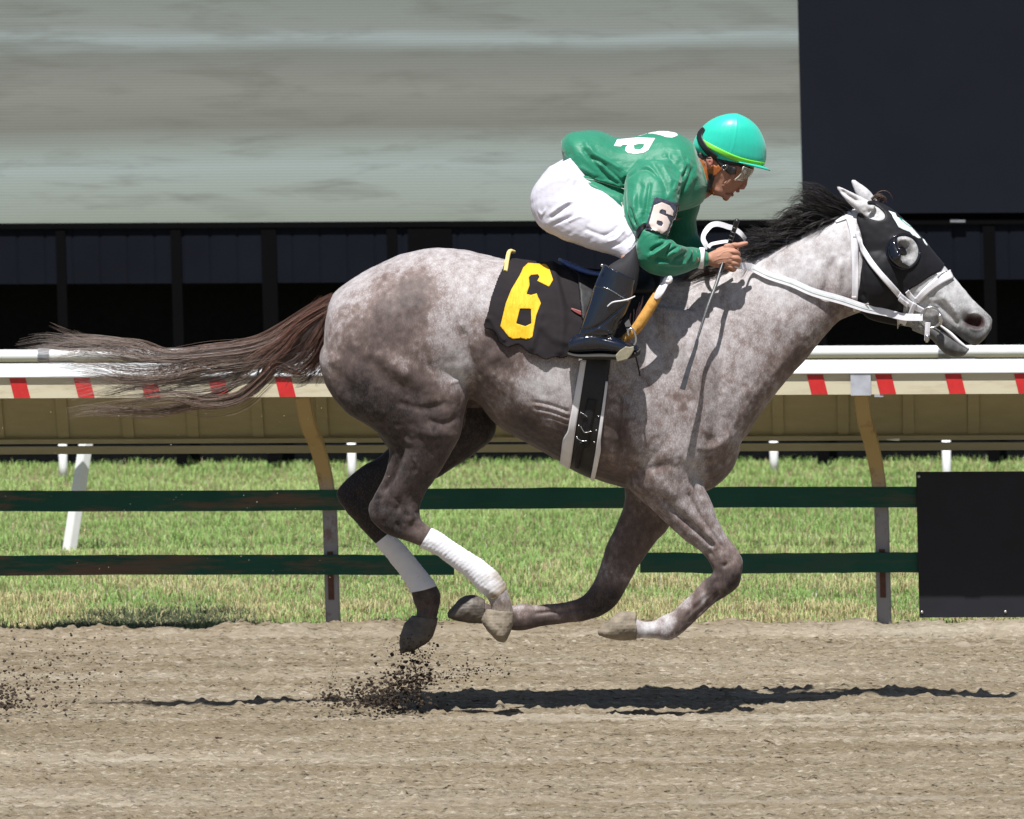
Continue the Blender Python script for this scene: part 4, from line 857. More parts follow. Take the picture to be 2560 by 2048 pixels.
# blinker cup: rim ring and the raised rear quarter shell
c3, nn = hit(BB, 2257, 630, .004); ang = np.linspace(0, 2*math.pi, 40)
def headpt(ax, ay, off):                                  # point on hood or face plane
    q, n_ = hit(BB, ax, ay, off); return q
ring = [headpt(2257+41*math.cos(t), 630+42*math.sin(t), .007) for t in ang]
mb = MB(); mb.add(*tube(ring, .0042, 8)); cup = mb.build('blinker_cup', M_gloss, hood, True)
V = []; Fc = []; na, nb = 26, 9
for i in range(na):
    t = math.radians(62+190*i/(na-1)); e = math.sin(math.pi*i/(na-1))**.6
    p0 = headpt(2257+42*math.cos(t), 630+43*math.sin(t), .004)
    for j in range(nb):
        s = j/(nb-1); cx = 2257+(42-(34*e)*s**1.5)*math.cos(t); cy = 630+(43-(30*e)*s**1.5)*math.sin(t); q = headpt(cx, cy, .004); V.append(np.array([q[0], min(p0[1], q[1])*0+p0[1]-.040*e*math.sin(s*math.pi/2), q[2]]))
for i in range(na-1):
    for j in range(nb-1): a = i*nb+j; Fc.append((a, a+1, a+nb+1, a+nb))
o = obj('blinker_shell', V, Fc, M_gloss, hood); solid(o, .0025)
M_wpatch = simple('white_patch', (.66, .74, .72), .5, var=.06, vs=20); M_teal = simple('teal_print', srgb(60, 170, 150), .5)
pz = lambda L: [(2100+x*.17391, 440+y*.17391) for x, y in L]
off_ = lambda L: [(x-5, y+3) for x, y in L]
pp = patch('logo_patch', off_(pz([(725,490),(820,520),(845,575),(930,620),(1030,700),(1110,790),(1190,885),(1150,885),(1070,840),(1030,795),(940,760),(870,725),(830,650),(790,590),(770,540)])), BH, .003, M_wpatch, hood, 3, thick=.002, Yf=-.05)
patch('print', pz([(838,612),(870,622),(886,640),(862,634)]), BH, .0052, M_teal, pp, 2, thick=.0006, Yf=-.05)
ribbon(pz([(870,640),(930,690),(1010,745)]), .8, BH, .0052, 'print', M_teal, pp, thick=.0004, n=2, Yf=-.05)
patch('logo_patch', off_(pz([(1212,890),(1240,910),(1285,985),(1278,998),(1240,950)])), BH, .003, M_wpatch, hood, 2, thick=.002, Yf=-.03)
# ================================================================== tack
M_wleather = NB('white_strap'); nz = M_wleather.noise(30, 3); M_wleather.set(color=M_wleather.ramp(nz, [(.3, (.66, .65, .70)), (.7, (.78, .77, .80))]), rough=.45); M_wleather = M_wleather.m
M_cream_s = simple('cream_strap', (.60, .55, .52), .5)
M_steel = simple('steel', (.55, .55, .56), .25, metal=.9, var=.1)
M_bleather = simple('black_leather', (.012, .012, .014), .5, var=.3, vs=30, bump=.04, bs=300, spec=.3)
bridle = empty('bridle', 'white racing bridle with steel ring bit on the grey horse', 'bridle')
V_ = np.concatenate([mverts(body.data), mverts(hood.data)+mnorms(hood.data)*.001]); n0 = len(body.data.vertices)
BHB = BVHTree.FromPolygons([tuple(x) for x in V_], [tuple(p.vertices) for p in body.data.polygons]+[tuple(i+n0 for i in p.vertices) for p in hood.data.polygons])
M_lav = M_wleather
def strap(path, wd, off, name='strap', mat=None, thick=.003, **k): return ribbon(path, wd, BHB, off, name, mat or M_wleather, bridle, thick=thick, n=4, sub=6, **k)
strap([(2118,532),(2128,556),(2134,590),(2137,640),(2138,700),(2136,752)], [14,19,16,16,17,15], .007, 'throat_latch')
strap([(2135,740),(2136,766),(2143,786),(2156,792)], [13,12,10,8], .008, 'throat_latch', M_cream_s)
strap([(2132,588),(2150,586)], 14, .007, 'strap')
strap([(2143,582),(2148,600),(2158,622),(2182,662),(2219,706),(2248,738)], [12,13,13,14,14], .010, 'cheek_piece')
strap([(2244,734),(2262,748),(2282,762),(2312,778)], [15,14,14,13], .013, 'cheek_piece')
strap([(2246,742),(2258,752),(2270,760)], 10, .017, 'strap')
strap([(2376,686),(2350,700),(2320,722),(2290,752)], [24,22,18,14], .009, 'noseband', thick=.006)
ribbon([(2376,686),(2350,700),(2320,722),(2290,752),(2275,790)], 18, BHB, .009, 'noseband', M_wleather, bridle, thick=.005, far=True, Yf=.15)
strap([(2268,728),(2278,742),(2292,756)], 12, .007, 'strap')
strap([(2288,756),(2280,772),(2274,790)], [10,12,12], .016, 'strap'); strap([(2262,796),(2256,812),(2258,826)], [16,14,12], .008, 'strap')
strap([(2246,818),(2262,826),(2276,829)], 6, .010, 'strap', M_cream_s)
# crown strap over the poll
strap([(2090,556),(2106,548),(2124,542)], [4,9,9], .005, 'crown_piece')
# bit ring
rc = hit(BHB, 2327, 793, .022)[0]; tt = np.linspace(0, 2*math.pi, 33); mb = MB()
mb.add(*tube([W(2327+25*math.cos(t), 794+26*math.sin(t), rc[1]+.002*math.sin(t)) for t in tt], .0042, 8))
ring_o = mb.build('bit_ring', M_steel, bridle, True)
mb = MB(); mb.add(*capsule([W(2350, 790, rc[1]-.002), W(2352, 806, rc[1]), W(2343, 814, rc[1]+.01)], [.010, .009, .006], 10)); mb.build('bit_mouthpiece', M_steel, ring_o, True)
M_pink = simple('wet_bit', (.5, .4, .38), .3)
# curb strap and buckle hanging from the ring
mb = MB(); A = [W(2320, 806, rc[1]-.004), W(2318, 830, rc[1]-.002), W(2317, 852, rc[1]+.004)]
v, f = tube(A, [.011, .0105, .0105], 4, .25, up=(1, 0, 0)); mb.add(v, f); mb.build('hanging_strap', M_wleather, bridle, bevel=.001)
mb = MB(); mb.add(*capsule([W(2318, 842, rc[1]-.006), W(2317, 852, rc[1]-.003)], [.010, .008], 10)); mb.build('buckle', M_steel, bridle, True)
mb = MB(); v, f = ellip(W(2292, 764, rc[1]+.004), (.010, .007, .010)); mb.add(v, f).build('buckle', M_steel, bridle, True)
# white tongue tie across the open mouth
V = cr([(2352,812),(2375,830),(2398,852),(2420,868)], 5); A = [W(x, y+3, -.036+.012*i/len(V)) for i, (x, y) in enumerate(V)]
mb = MB(); mb.add(*capsule(A[::5], [.004, .007, .007, .004], 10, 4)); mb.build('tongue_tie', M_wleather, bridle, True)
# reins
def rein(path, ys, wd, name, mat, parent, flat=.22, up=(0, 0, 1)):
    A = cr([list(W(x, y, Y)) for (x, y), Y in zip(path, ys)], 8); v, f = tube(A, np.interp(np.linspace(0, 1, len(A)), np.linspace(0, 1, len(wd)), wd), 4, flat, up=up)
    return MB().add(v, f).build(name, mat, parent, bevel=.002)
def flatstrap(A, wd, th, nrm):                            # A world path, band of width wd, thickness th; nrm keeps the band's face direction
    A = np.asarray(A, float); T = np.gradient(A, axis=0); T /= np.linalg.norm(T, axis=1)[:, None]; V = []; Fc = []
    for i in range(len(A)):
        nn = np.array(nrm[i] if np.ndim(nrm) > 1 else nrm, float); nn = nn-T[i]*(nn@T[i]); nn /= np.linalg.norm(nn)+1e-9; s = np.cross(T[i], nn); w_ = wd[i] if np.ndim(wd) else wd
        V += [A[i]+s*w_/2+nn*th/2, A[i]-s*w_/2+nn*th/2, A[i]-s*w_/2-nn*th/2, A[i]+s*w_/2-nn*th/2]
    for i in range(len(A)-1):
        for k in range(4): Fc.append((i*4+k, i*4+(k+1) % 4, i*4+4+(k+1) % 4, i*4+4+k))
    Fc += [(3, 2, 1, 0), tuple(len(A)*4-4+k for k in range(4))]; return V, Fc
def clr(x, y, o_): return hit(BHB, x, y, o_)[0]
A = cr([W(2307, 794, rc[1]-.004), clr(2260, 786, .022), clr(2215, 776, .016), clr(2168, 766, .014), clr(2100, 748, .016), clr(2034, 731, .018), clr(1980, 713, .020), clr(1923, 694, .020), clr(1880, 677, .03), W(1846, 664, -.16), W(1832, 655, -.155)], 8)
wd = np.interp(np.linspace(0, 1, len(A)), [0, .2, .45, .8, 1], [.028, .030, .034, .030, .022])
o = MB().add(*flatstrap(A, wd, .004, (0.0, -1, .12))).build('rein', M_wleather, bridle, bevel=.001)
A2 = A.copy(); A2[:, 1] -= .0026; wd2 = wd*.28; k = slice(20, 64); A2[:, 2] += .002
MB().add(*flatstrap(A2[k], wd2[k], .002, (0, -1, .12))).build('rein_grip', simple('rein_rubber', (.62, .68, .68), .6), o)
A = cr([W(2305, 794, .12), W(2168, 768, .185), W(2034, 731, .20), W(1900, 680, .16), W(1835, 640, .05)], 8); MB().add(*flatstrap(A, .028, .004, (0, -1, .12))).build('rein', M_wleather, bridle)
zh = lambda x, y: (1720+x*.11594, 530+y*.11594)
lp = [(430,790),(380,700),(330,600),(340,500),(400,390),(500,290),(620,260),(740,280),(860,320),(960,350),(1080,420),(1170,500),(1240,600)]
ly = [-.14,-.135,-.12,-.10,-.09,-.08,-.07,-.06,-.05,-.04,-.03,-.02,0]
A = cr([W(*zh(x, y), Y) for (x, y), Y in zip(lp, ly)], 6); nn = np.array([[math.sin(t*1.2), -1.0, .25] for t in np.linspace(-1, 1, len(A))])
MB().add(*flatstrap(A, .022, .0025, nn)).build('rein_loop', M_wleather, bridle)
A = cr([W(*zh(440, 770), -.145), W(*zh(500, 700), -.14), W(*zh(640, 665), -.13), W(*zh(800, 640), -.12), W(*zh(900, 640), -.11)], 6)
MB().add(*flatstrap(A, .014, .003, (.3, -1, .6))).build('rein_loop', M_wleather, bridle)

# ---- saddle cloth with the number
cloth_poly = [(1266,622),(1300,610),(1420,610),(1560,640),(1560,700),(1500,800),(1440,880),(1428,888),(1407,899),(1385,893),(1366,902),(1345,890),(1324,885),(1305,866),(1293,861),(1270,872),(1250,858),(1238,832),(1222,822),(1206,826),(1210,806),(1216,794),(1228,745),(1242,705),(1258,672)]
b = NB('saddle_cloth_fabric'); tw = b.noise(600, 2); b.set(color=b.mix(b.noise(12, 4), (.014, .012, .014), (.024, .020, .022)), rough=.9, sheen=.0, spec=.2); b.bump(tw, .2, .001); M_cloth = b.m
def cdisp(P, U):
    x, y = P[:, 0], P[:, 1]; low = np.clip((y-700)/200, 0, 1)
    fold = np.sin((x*.9-y*.35)*.085)*.5+.8*vnoise(np.stack([x*.02-y*.006, y*.004+x*.004], 1), 1, 4)
    d = .007*low*fold+.010*low**2
    for pl, wd_, am in (([(1378,660),(1392,720),(1405,800),(1400,880)], 11, .012), ([(1350,860),(1335,800),(1345,740)], 12, -.006), ([(1395,690),(1430,780),(1480,800)], 9, -.008), ([(1420,690),(1450,730),(1476,760)], 7, .006),
                        ([(1330,870),(1345,820),(1350,790)], 8, .008), ([(1210,800),(1225,800),(1245,830),(1262,850)], 6, .009), ([(1360,820),(1385,850),(1420,860)], 10, .007), ([(1400,655),(1440,680),(1480,715)], 6, .006)):
        d = d+am*np.exp(-(segdist(P, cr(pl, 4))[0]/wd_)**2)
    return d*(U[:, 1] < 0.1)
cloth = shell(body, cloth_poly, .014, 'saddle_cloth', M_cloth, None, thick=.004, disp=cdisp)
V = mverts(cloth.data); E = medges(cloth.data); setverts(cloth, lap(V, E, 3, .5))
tag(cloth, 'black saddle cloth with a big yellow number six under the saddle', 'saddle cloth')
BC = bvh_of(cloth)
b = NB('yellow_twill'); wr = b.noise(22, 5, .7, b.coord((3, 1, .7), (0, .5, 0)), 1.5); b.set(color=b.mix(wr, (.74, .40, .010), (.90, .54, .03)), rough=.6, spec=.3); b.bump(wr, .8, .006); M_yel = b.m
z2 = lambda L: [(1150+x*.3478, 550+y*.3478) for x, y in L]
six = z2([(490,312),(620,322),(642,350),(670,432),(640,482),(555,440),(572,412),(560,393),(510,398),(495,415),(500,470),(478,535),(510,542),(550,530),(582,600),(548,690),(520,845),(475,860),(440,850),(380,858),(350,840),(290,765),(330,600),(370,500),(430,400),(455,345)])
hole = z2([(430,640),(470,640),(510,642),(512,745),(470,765),(405,745)])
patch('number_six', six, BC, .0025, M_yel, cloth, 3.0, holes=[hole], thick=.0015)
M_pad = simple('yellow_pad', (.70, .42, .12), .8, var=.15, vs=40)
q = [hit(BB, 1262, 660, .012)[0], hit(BB, 1266, 645, .016)[0], W(1272, 632, -.05), W(1284, 630, 0), W(1284, 630, .06)]
MB().add(*capsule(q, [.005, .008, .009, .008, .006], 10)).build('pad_edge', simple('pad_yellow_felt', (.70, .56, .22), .9), cloth, True)
# ---- saddle
sad = empty('saddle', 'tiny black racing saddle with blue edged cantle, orange pad and girth', 'saddle')
zs = lambda L: [(1400+x*.1739, 620+y*.1739) for x, y in L]
saddle_parts = [loft([(1404,652,1404,672,0,.05,-.2),(1440,666,1432,700,0,.12,-.4),(1480,676,1470,725,0,.15,-.5),(1530,682,1522,745,0,.155,-.5),(1580,676,1580,745,0,.15,-.5),(1620,672,1625,745,0,.13,-.5),(1652,690,1642,740,0,.08,-.3)], 24, 5)]
voxel(saddle_parts, .006, 'seat', M_bleather, sad, 6, .5)
BBS = bvh_of(body)
flap = shell(body, [(1440,690),(1520,690),(1600,690),(1652,690),(1650,715),(1628,762),(1598,812),(1560,846),(1505,858),(1470,850),(1452,800)], .030, 'flap', M_bleather, sad, ymask=lambda V: V[:, 1] < .4, thick=.012)
M_bluep = simple('blue_piping', (.045, .09, .27), .35, var=.1)
A = cr([W(1401,650,-.03), W(1420,660,-.08), W(1450,673,-.12), W(1478,682,-.16), W(1505,686,-.19)], 6); MB().add(*capsule(A[::3], [.005,.010,.012,.012,.012,.011,.010,.009,.009][:len(A[::3])], 10, 3)).build('cantle_edge', M_bluep, sad, True)
A = [W(1402,650,-.02), W(1402,650,.02), W(1440,668,.12), W(1480,684,.17)]; MB().add(*capsule(A, [.006,.007,.010,.009], 10, 4)).build('cantle_edge', M_bluep, sad, True)
A = [hit(BC, x, y, .012)[0] for x, y in ((1428,670),(1450,680),(1470,691))]; MB().add(*capsule(A, [.001,.0035,.001], 8, 4)).build('white_trim', M_wleather, sad, True)
# padded orange roll down the shoulder with its white upper end
b = NB('orange_chamois'); nz = b.noise(45, 5, .7); b.set(color=b.ramp(nz, [(.3, (.40, .19, .035)), (.7, (.66, .36, .085))]), rough=.85); M_or = b.m
q_ = [W(1564,846,-.335), W(1590,822,-.345), W(1612,790,-.345), W(1634,754,-.335), W(1652,722,-.31)]; v, f = capsule(q_, [.016,.021,.022,.021,.016], 16, 5); MB().add(v, f).build('pad_roll', M_or, sad, True)
q_ = [W(1638,748,-.352), W(1650,730,-.352), W(1662,710,-.34), W(1670,698,-.33)]; v, f = flatstrap(cr(q_, 5), [.010,.016,.024,.028,.030,.032,.032,.031,.030,.029,.028,.027,.026,.025,.024,.024], .012, (-.2, -1, .1)); MB().add(v, f).build('white_tie', M_wleather, sad, True, bevel=.003)
A = [W(1664,698,-.34), W(1676,695,-.345), W(1674,704,-.345), W(1662,702,-.34)]; MB().add(*capsule(A, [.009]*4, 8, 4)).build('white_tie', M_wleather, sad, True)
M_lace = simple('red_white_lace', (.42, .22, .21), .7, var=.4, vs=300)
for L in ([(940,1200),(955,1100),(965,1010)], [(985,1180),(1000,1070),(1020,950)], [(1010,1150),(1050,1000),(1090,860)], [(1045,1120),(1090,980),(1130,800)], [(1020,1140),(1055,1040),(1100,900)], [(1060,1090),(1110,930),(1155,780)]):
    ribbon(zs(L), 2.0, BB, .048, 'lace', M_lace, sad, thick=.002, n=2)
ribbon(zs([(160,880),(230,910),(340,960)]), [4,9,12], BC, .007, 'red_tab', simple('red_leather', (.22, .045, .04), .5), sad, thick=.003)
# stirrup
BY = -.385
st = empty('stirrup'); st.parent = sad
arch = [(985,1250),(975,1200),(1000,1165),(1040,1165),(1070,1215),(1090,1290),(1085,1360),(1060,1400)]
A = cr([W(*zs([p])[0], BY-.055+.0*i) for i, p in enumerate(arch)], 5); MB().add(*capsule(A[::3], [.0042]*len(A[::3]), 8, 3)).build('arch', M_steel, st, True)
A = cr([W(*zs([p])[0], BY+.055) for p in arch], 5); MB().add(*capsule(A[::3], [.0042]*len(A[::3]), 8, 3)).build('arch', M_steel, st, True)
tp = zs([(945,1415),(1000,1425),(1062,1412),(1062,1470),(1030,1530),(965,1605),(820,1640),(795,1545),(850,1480)]); V = [W(x, y, BY-.062) for x, y in tp]+[W(x, y, BY+.055) for x, y in tp]; n = len(tp)
MB().add(V, [tuple(range(n))[::-1], tuple(range(n, 2*n))]+[(i, (i+1) % n, n+(i+1) % n, n+i) for i in range(n)]).build('tread', simple('tread_alloy', (.30, .27, .19), .45, metal=.2, var=.2, vs=60), st, bevel=.003)
A = [W(1574,824,BY), W(1556,770,-.34), W(1540,700,-.27)]; MB().add(*flatstrap(cr(A, 5), .022, .004, (0, -1, .2))).build('stirrup_leather', M_bleather, st)
# tail of the leather hanging below the boot
A = cr([W(1588,886,-.39), W(1592,902,-.36), W(1597,924,-.345), W(1600,940,-.34)], 4); MB().add(*flatstrap(A, .006, .003, (0, -1, 0))).build('loose_strap', M_bleather, sad)
# girth
M_girth = simple('girth_elastic', (.010, .010, .012), .5, var=.3, vs=50)
gc = W(1487, 900, 0); gd = W(1458, 1200, 0)-W(1500, 860, 0); gd /= np.linalg.norm(gd); ge = np.cross(gd, (0, 1.0, 0)); ge = ge if ge[0] > 0 else -ge
def wrap(name, e0, e1, off, mat, par, thick, a0=-35, a1=215, n=90, m=6):
    """band round the barrel; e0/e1: edge offsets in px across the band as a function of the angle (-> px below centre)"""
    V = []; Fc = []
    for i in range(n):
        ph = math.radians(a0+(a1-a0)*i/(n-1)); dr = np.array([0, -1.0, 0])*math.cos(ph)+gd*math.sin(ph)
        for k in range(m+1):
            q0 = gc+dr*.45; dn = 617*((q0-gc)@gd)
            r_ = BB.ray_cast(Vector(gc+dr*.56), Vector(-dr)); dn = 617*((np.array(r_[0])-gc)@gd); w_ = (e0(dn)*(1-k/m)+e1(dn)*k/m)/617; c_ = gc+ge*w_
            r_ = BB.ray_cast(Vector(c_+dr*.56), Vector(-dr)); V.append(np.array(r_[0])+dr*off)
    for i in range(n-1):
        for k in range(m): a = i*(m+1)+k; Fc.append((a, a+1, a+m+2, a+m+1))
    V = np.array(V).reshape(n, m+1, 3)
    for _ in range(2): V[1:-1] = (V[:-2]+2*V[1:-1]+V[2:])/4
    ob = obj(name, V.reshape(-1, 3), Fc, mat, par); ob.data.update()
    if ob.data.polygons[len(ob.data.polygons)//6].normal.y > 0: ob.data.flip_normals()
    solid(ob, thick, -1); return ob
it = lambda xs, ys: (lambda d: float(np.interp(d, xs, ys)))
girth = wrap('girth', it([0, 290], [-34, -34]), it([0, 290], [36, 30]), .006, M_girth, sad, .003)
M_gw = simple('girth_white', (.74, .72, .74), .6, var=.08, vs=15)
wrap('girth_edge', it([0, 150, 185, 195, 290], [-38, -47, -48, -58, -56]), it([0, 185, 290], [-24, -30, -30]), .010, M_gw, girth, .004, a0=-2, a1=182, m=4)
wrap('girth_edge', it([60, 190, 200, 290], [30, 27, 27, 24]), it([60, 190, 200, 290], [36, 36, 40, 34]), .010, M_gw, girth, .004, a0=12, a1=168, m=4)
BG = bvh_of(girth); zg = lambda L: [(1380+x*.1971, 880+y*.1971) for x, y in L]
ribbon(zg([(510,600),(490,700),(450,900),(430,1040),(440,1200)]), [22,24,24,20,16], BG, .006, 'billet', M_bleather, girth, thick=.006, puff=.003)
ribbon(zg([(385,1140),(340,1290),(322,1390),(324,1450)]), [14,16,15,13], BG, .010, 'billet', M_bleather, girth, thick=.006, puff=.003)
for x, y in zg([(370,770),(345,930),(318,1070),(590,815),(560,990),(538,1140),(438,1045)]): MB().add(*ellip(hit(BG, x, y, .005)[0], (.0036, .003, .0036), n=10, m=6)).build('stud', M_steel, girth, True)
for L in ([(370,930),(420,1005),(500,990)], [(320,1070),(380,1110),(450,1110)], [(385,770),(430,800),(445,815)]):
    A = cr([hit(BG, x, y, .013)[0] for x, y in zg(L)], 4); MB().add(*tube(A, .0022, 6)).build('buckle_prong', M_steel, girth, True)
# ================================================================== jockey
jk = empty('person', 'jockey in green silks, white breeches and teal helmet crouching over the galloping horse', 'person')
z3 = lambda L: [(1300+x*.3072, 230+y*.3072) for x, y in L]
zf = lambda L: [(1700+x*.1623, 260+y*.1623) for x, y in L]
za = lambda L: [(1560+x*.12755, 480+y*.12755) for x, y in L]
# --- body (head, neck, limbs under the clothes, hands)
HX = 0.0
hd = [(1862,372,1762,345,0,.050),(1880,390,1745,362,0,.070),(1886,412,1738,386,0,.076),(1882,430,1740,404,0,.076,-.05),(1871,443,1746,424,0,.072,-.1),(1860,455,1756,445,0,.066,-.15),
      (1851,467,1764,463,0,.058,-.2),(1838,478,1771,478,0,.052,-.2),(1830,488,1782,487,0,.044,-.2),(1821,499,1797,490,0,.030)]
P_ = [loft(hd, 28, 6)]
P_.append(loft([(1885,424,1870,436,0,.012),(1873,440,1856,446,0,.012),(1869,453,1850,458,0,.015),(1867,463,1848,469,0,.018),(1860,474,1847,473,0,.014)], 14, 4))      # nose
P_.append(capsule([W(1858,470,-.012), W(1852,470,-.016)], [.007,.007], 10, 2)); P_.append(capsule([W(1858,470,.012), W(1852,470,.016)], [.007,.007], 10, 2))
P_.append(capsule([W(1842,479,-.016), W(1846,478,0), W(1842,479,.016)], [.0045,.0062,.0045], 10, 4)); P_.append(capsule([W(1826,487,-.014), W(1831,488,0), W(1826,487,.014)], [.0045,.0062,.0045], 10, 4))
P_.append(capsule([W(1814,494,-.010), W(1815,495,.010)], [.013,.013], 12, 2))                                                                                   # chin
P_.append(loft([(1765,365,1732,400,0,.055),(1782,455,1738,395,0,.060),(1778,486,1715,400,0,.062),(1750,505,1690,400,0,.07)], 22, 5))                              # neck
P_.append(capsule([W(1835,425,-.062), W(1828,445,-.060), W(1810,462,-.052)], [.014,.012,.012], 10, 4))                                                            # cheekbone and jaw
P_.append(loft([(1778,392,1768,394,-.078,.010),(1783,402,1765,400,-.083,.011),(1782,413,1767,411,-.082,.010),(1778,423,1770,422,-.076,.007)], 14, 4))              # ear
P_.append(loft([(1778,392,1768,394,.078,.010),(1783,402,1765,400,.083,.011),(1782,413,1767,411,.082,.010),(1778,423,1770,422,.076,.007)], 14, 4))
# torso, arms, legs kept inside the clothing
P_.append(loft([(1430,350,1440,400,0,.10),(1500,345,1500,440,0,.12),(1590,360,1590,460,0,.13),(1690,360,1690,460,0,.14),(1735,400,1740,450,0,.07)], 20, 4))
P_.append(capsule([W(1660,440,-.14), W(1628,540,-.27), W(1620,622,-.33), W(1640,650,-.32), W(1700,648,-.25), W(1766,648,-.165), W(1784,648,-.153)], [.05,.042,.034,.032,.026,.020,.022], 14, 6))
P_.append(capsule([W(1680,440,.14), W(1690,540,.22), W(1705,620,.25), W(1760,635,.20), W(1800,640,.15)], [.05,.042,.036,.03,.026], 14, 6))
for sg in (-1, 1): P_.append(capsule([W(1420,450,sg*.07), W(1430,505,sg*.12), W(1540,600,sg*.25), W(1568,650,sg*.33), W(1535,745,sg*.362), W(1488,830,sg*.365), W(1480,856,sg*.365), W(1550,868,sg*.365)], [.055,.065,.028,.026,.034,.026,.020,.015], 14, 6))
# near hand: palm, knuckled fist, pointing index finger
hy = -.150
P_.append(loft([(1768,634,1768,662,hy-.002,.020),(1785,626,1786,668,hy-.003,.024),(1806,618,1808,671,hy-.005,.026),(1824,614,1824,672,hy-.006,.026),(1836,620,1836,666,hy-.004,.022)], 20, 5))
def finger(L, r): P_.append(capsule([W(x, y, hy+d) for x, y, d in L], r, 12, 6))
finger([(1816,617,-.008),(1832,614,-.008),(1846,613,-.004),(1857,610,.0),(1866,608,.002)], [.012,.0125,.0105,.0095,.0075])
finger([(1820,632,-.018),(1836,630,-.020),(1845,636,-.004),(1842,640,.020),(1830,642,.026)], [.011,.0125,.011,.010,.009])
finger([(1820,646,-.018),(1839,645,-.020),(1848,651,-.004),(1844,655,.020),(1832,656,.026)], [.011,.0125,.011,.010,.009])
finger([(1818,657,-.016),(1837,658,-.018),(1845,664,-.003),(1840,668,.020),(1830,668,.026)], [.010,.0115,.010,.009,.008])
finger([(1812,664,-.012),(1828,668,-.014),(1836,673,-.001),(1832,676,.018),(1822,674,.024)], [.009,.0105,.009,.008,.0075])
finger([(1796,628,.014),(1812,622,.024),(1828,620,.026),(1842,624,.022)], [.013,.012,.0105,.009])
# far hand holding the other rein
P_.append(capsule([W(1795,640,.15), W(1822,640,.12), W(1838,644,.11)], [.026,.030,.022], 14, 5))
for k in range(4): P_.append(capsule([W(1830,628+k*11,.12), W(1846,630+k*11,.11), W(1846,635+k*11,.085), W(1832,636+k*11,.08)], [.011,.0105,.0095,.008], 10, 4))
P_.append(capsule([W(1815,628,.10), W(1832,622,.095), W(1846,624,.10)], [.012,.010,.009], 10, 4))
jb = voxel(P_, .0026, 'body', None, jk, 4, .5)
sculpt(jb, [([(1866,446),(1872,452)], 5, -.004), ([(1838,484),(1822,486),(1812,482)], 2.6, -.006), ([(1850,476),(1842,484)], 3, -.002), ([(1848,462),(1838,470),(1832,480)], 4, -.0035), ([(1845,455),(1825,462),(1810,475)], 9, .003),
 ([(1856,472)], 2.5, -.003), ([(1773,400),(1776,412)], 3, -.006), ([(1860,436),(1850,440),(1838,434)], 7, -.005), ([(1812,488),(1822,492)], 5, .002), ([(1772,455),(1790,474),(1805,486)], 6, .003), ([(1800,450),(1790,465)], 8, -.003),
 *[([zh(*p) for p in L], w_, a) for L, w_, a in (([(620,960),(700,930),(760,870),(900,840)], .9, .0022), ([(560,1060),(700,1010),(880,1000)], .9, .0018), ([(640,1140),(700,1110),(820,1090)], 1.2, .002), ([(540,900),(700,850),(850,800)], 1.0, .0014),
   ([(930,700),(960,730),(1000,760)], 1.6, -.003), ([(850,1110),(900,1120),(960,1110)], 1.5, -.003), ([(900,890),(980,900)], 1.6, -.002), ([(880,1010),(970,1020)], 1.6, -.002))]])
b = NB('skin'); nz = b.noise(25, 4, .6); at = b.n('ShaderNodeVertexColor'); at.layer_name = 'skin'; b.set(color=b.mix(.25, at.outputs[0], b.mix(nz, (.30, .12, .08), (.58, .34, .24))), rough=.62, spec=.3); b.bump(b.noise(300, 3), .15, .001); jb.data.materials.append(b.m)
V = mverts(jb.data); P = proj(V); col = np.tile(np.array([.42, .215, .145]), (len(V), 1)); hd_ = (P[:, 1] < 520); col[hd_] = (.33, .155, .105)
for (x, y, r_, c) in ((1776,408,9,(.42,.13,.12)), (1829,485,5,(.30,.10,.09)), (1845,479,4,(.30,.10,.09)), (1862,466,7,(.36,.14,.10)), (1860,607,6,(.55,.24,.18)), (1838,632,6,(.52,.25,.18)), (1840,648,6,(.52,.25,.18))):
    k = np.exp(-(((P-np.array([x, y]))**2).sum(1))/r_**2)[:, None]; col = col*(1-k)+np.array(c)*k
k = np.exp(-(segdist(P, [(1838,484),(1816,484)])[0]/2.6)**2)[:, None]; col = col*(1-k)+np.array([.05, .015, .015])*k
setcol(jb, 'skin', col); BJ = bvh_of(jb)
# --- silks
b = NB('green_silk'); b.set(color=b.mix(b.noise(6, 3), (.007, .165, .090), (.012, .215, .122)), rough=.5, spec=.35, sheen=.3); b.bump(b.noise(9, 5, .55, b.coord((1, 1, 1.6), (0, .7, 0)), 1.0), .22, .03); M_green = b.m
tors = [(1403,352,1407,396,0,.075),(1424,333,1420,430,0,.13),(1472,325,1448,482,0,.165,-.05),(1503,328,1497,500,0,.168,-.05),(1547,346,1540,524,0,.168),(1592,340,1585,542,0,.18,-.1),(1645,328,1640,540,0,.20,-.2),(1692,334,1705,528,0,.20,-.2),(1728,354,1750,512,0,.15,-.1),(1744,384,1768,488,0,.085),(1752,398,1772,474,0,.07)]
slv_n = [(1590,400,1695,400,-.12,.08),(1566,442,1706,440,-.18,.09),(1560,480,1702,480,-.23,.085),(1558,520,1692,520,-.26,.08),(1567,556,1682,552,-.29,.072),(1588,590,1670,584,-.32,.062),(1590,604,1668,596,-.325,.062),(1588,628,1682,600,-.325,.068),(1595,660,1692,610,-.325,.068),(1625,684,1704,614,-.31,.064),(1672,692,1716,618,-.265,.056),(1712,684,1730,618,-.22,.048),(1745,670,1750,622,-.18,.040),(1772,664,1771,631,-.157,.032)]
slv_f = [(1640,440,1745,440,.12,.08),(1645,500,1752,500,.18,.075),(1652,560,1742,552,.22,.07),(1662,620,1744,585,.24,.065),(1700,658,1752,598,.23,.06),(1760,660,1766,618,.19,.05),(1800,658,1800,624,.15,.038)]
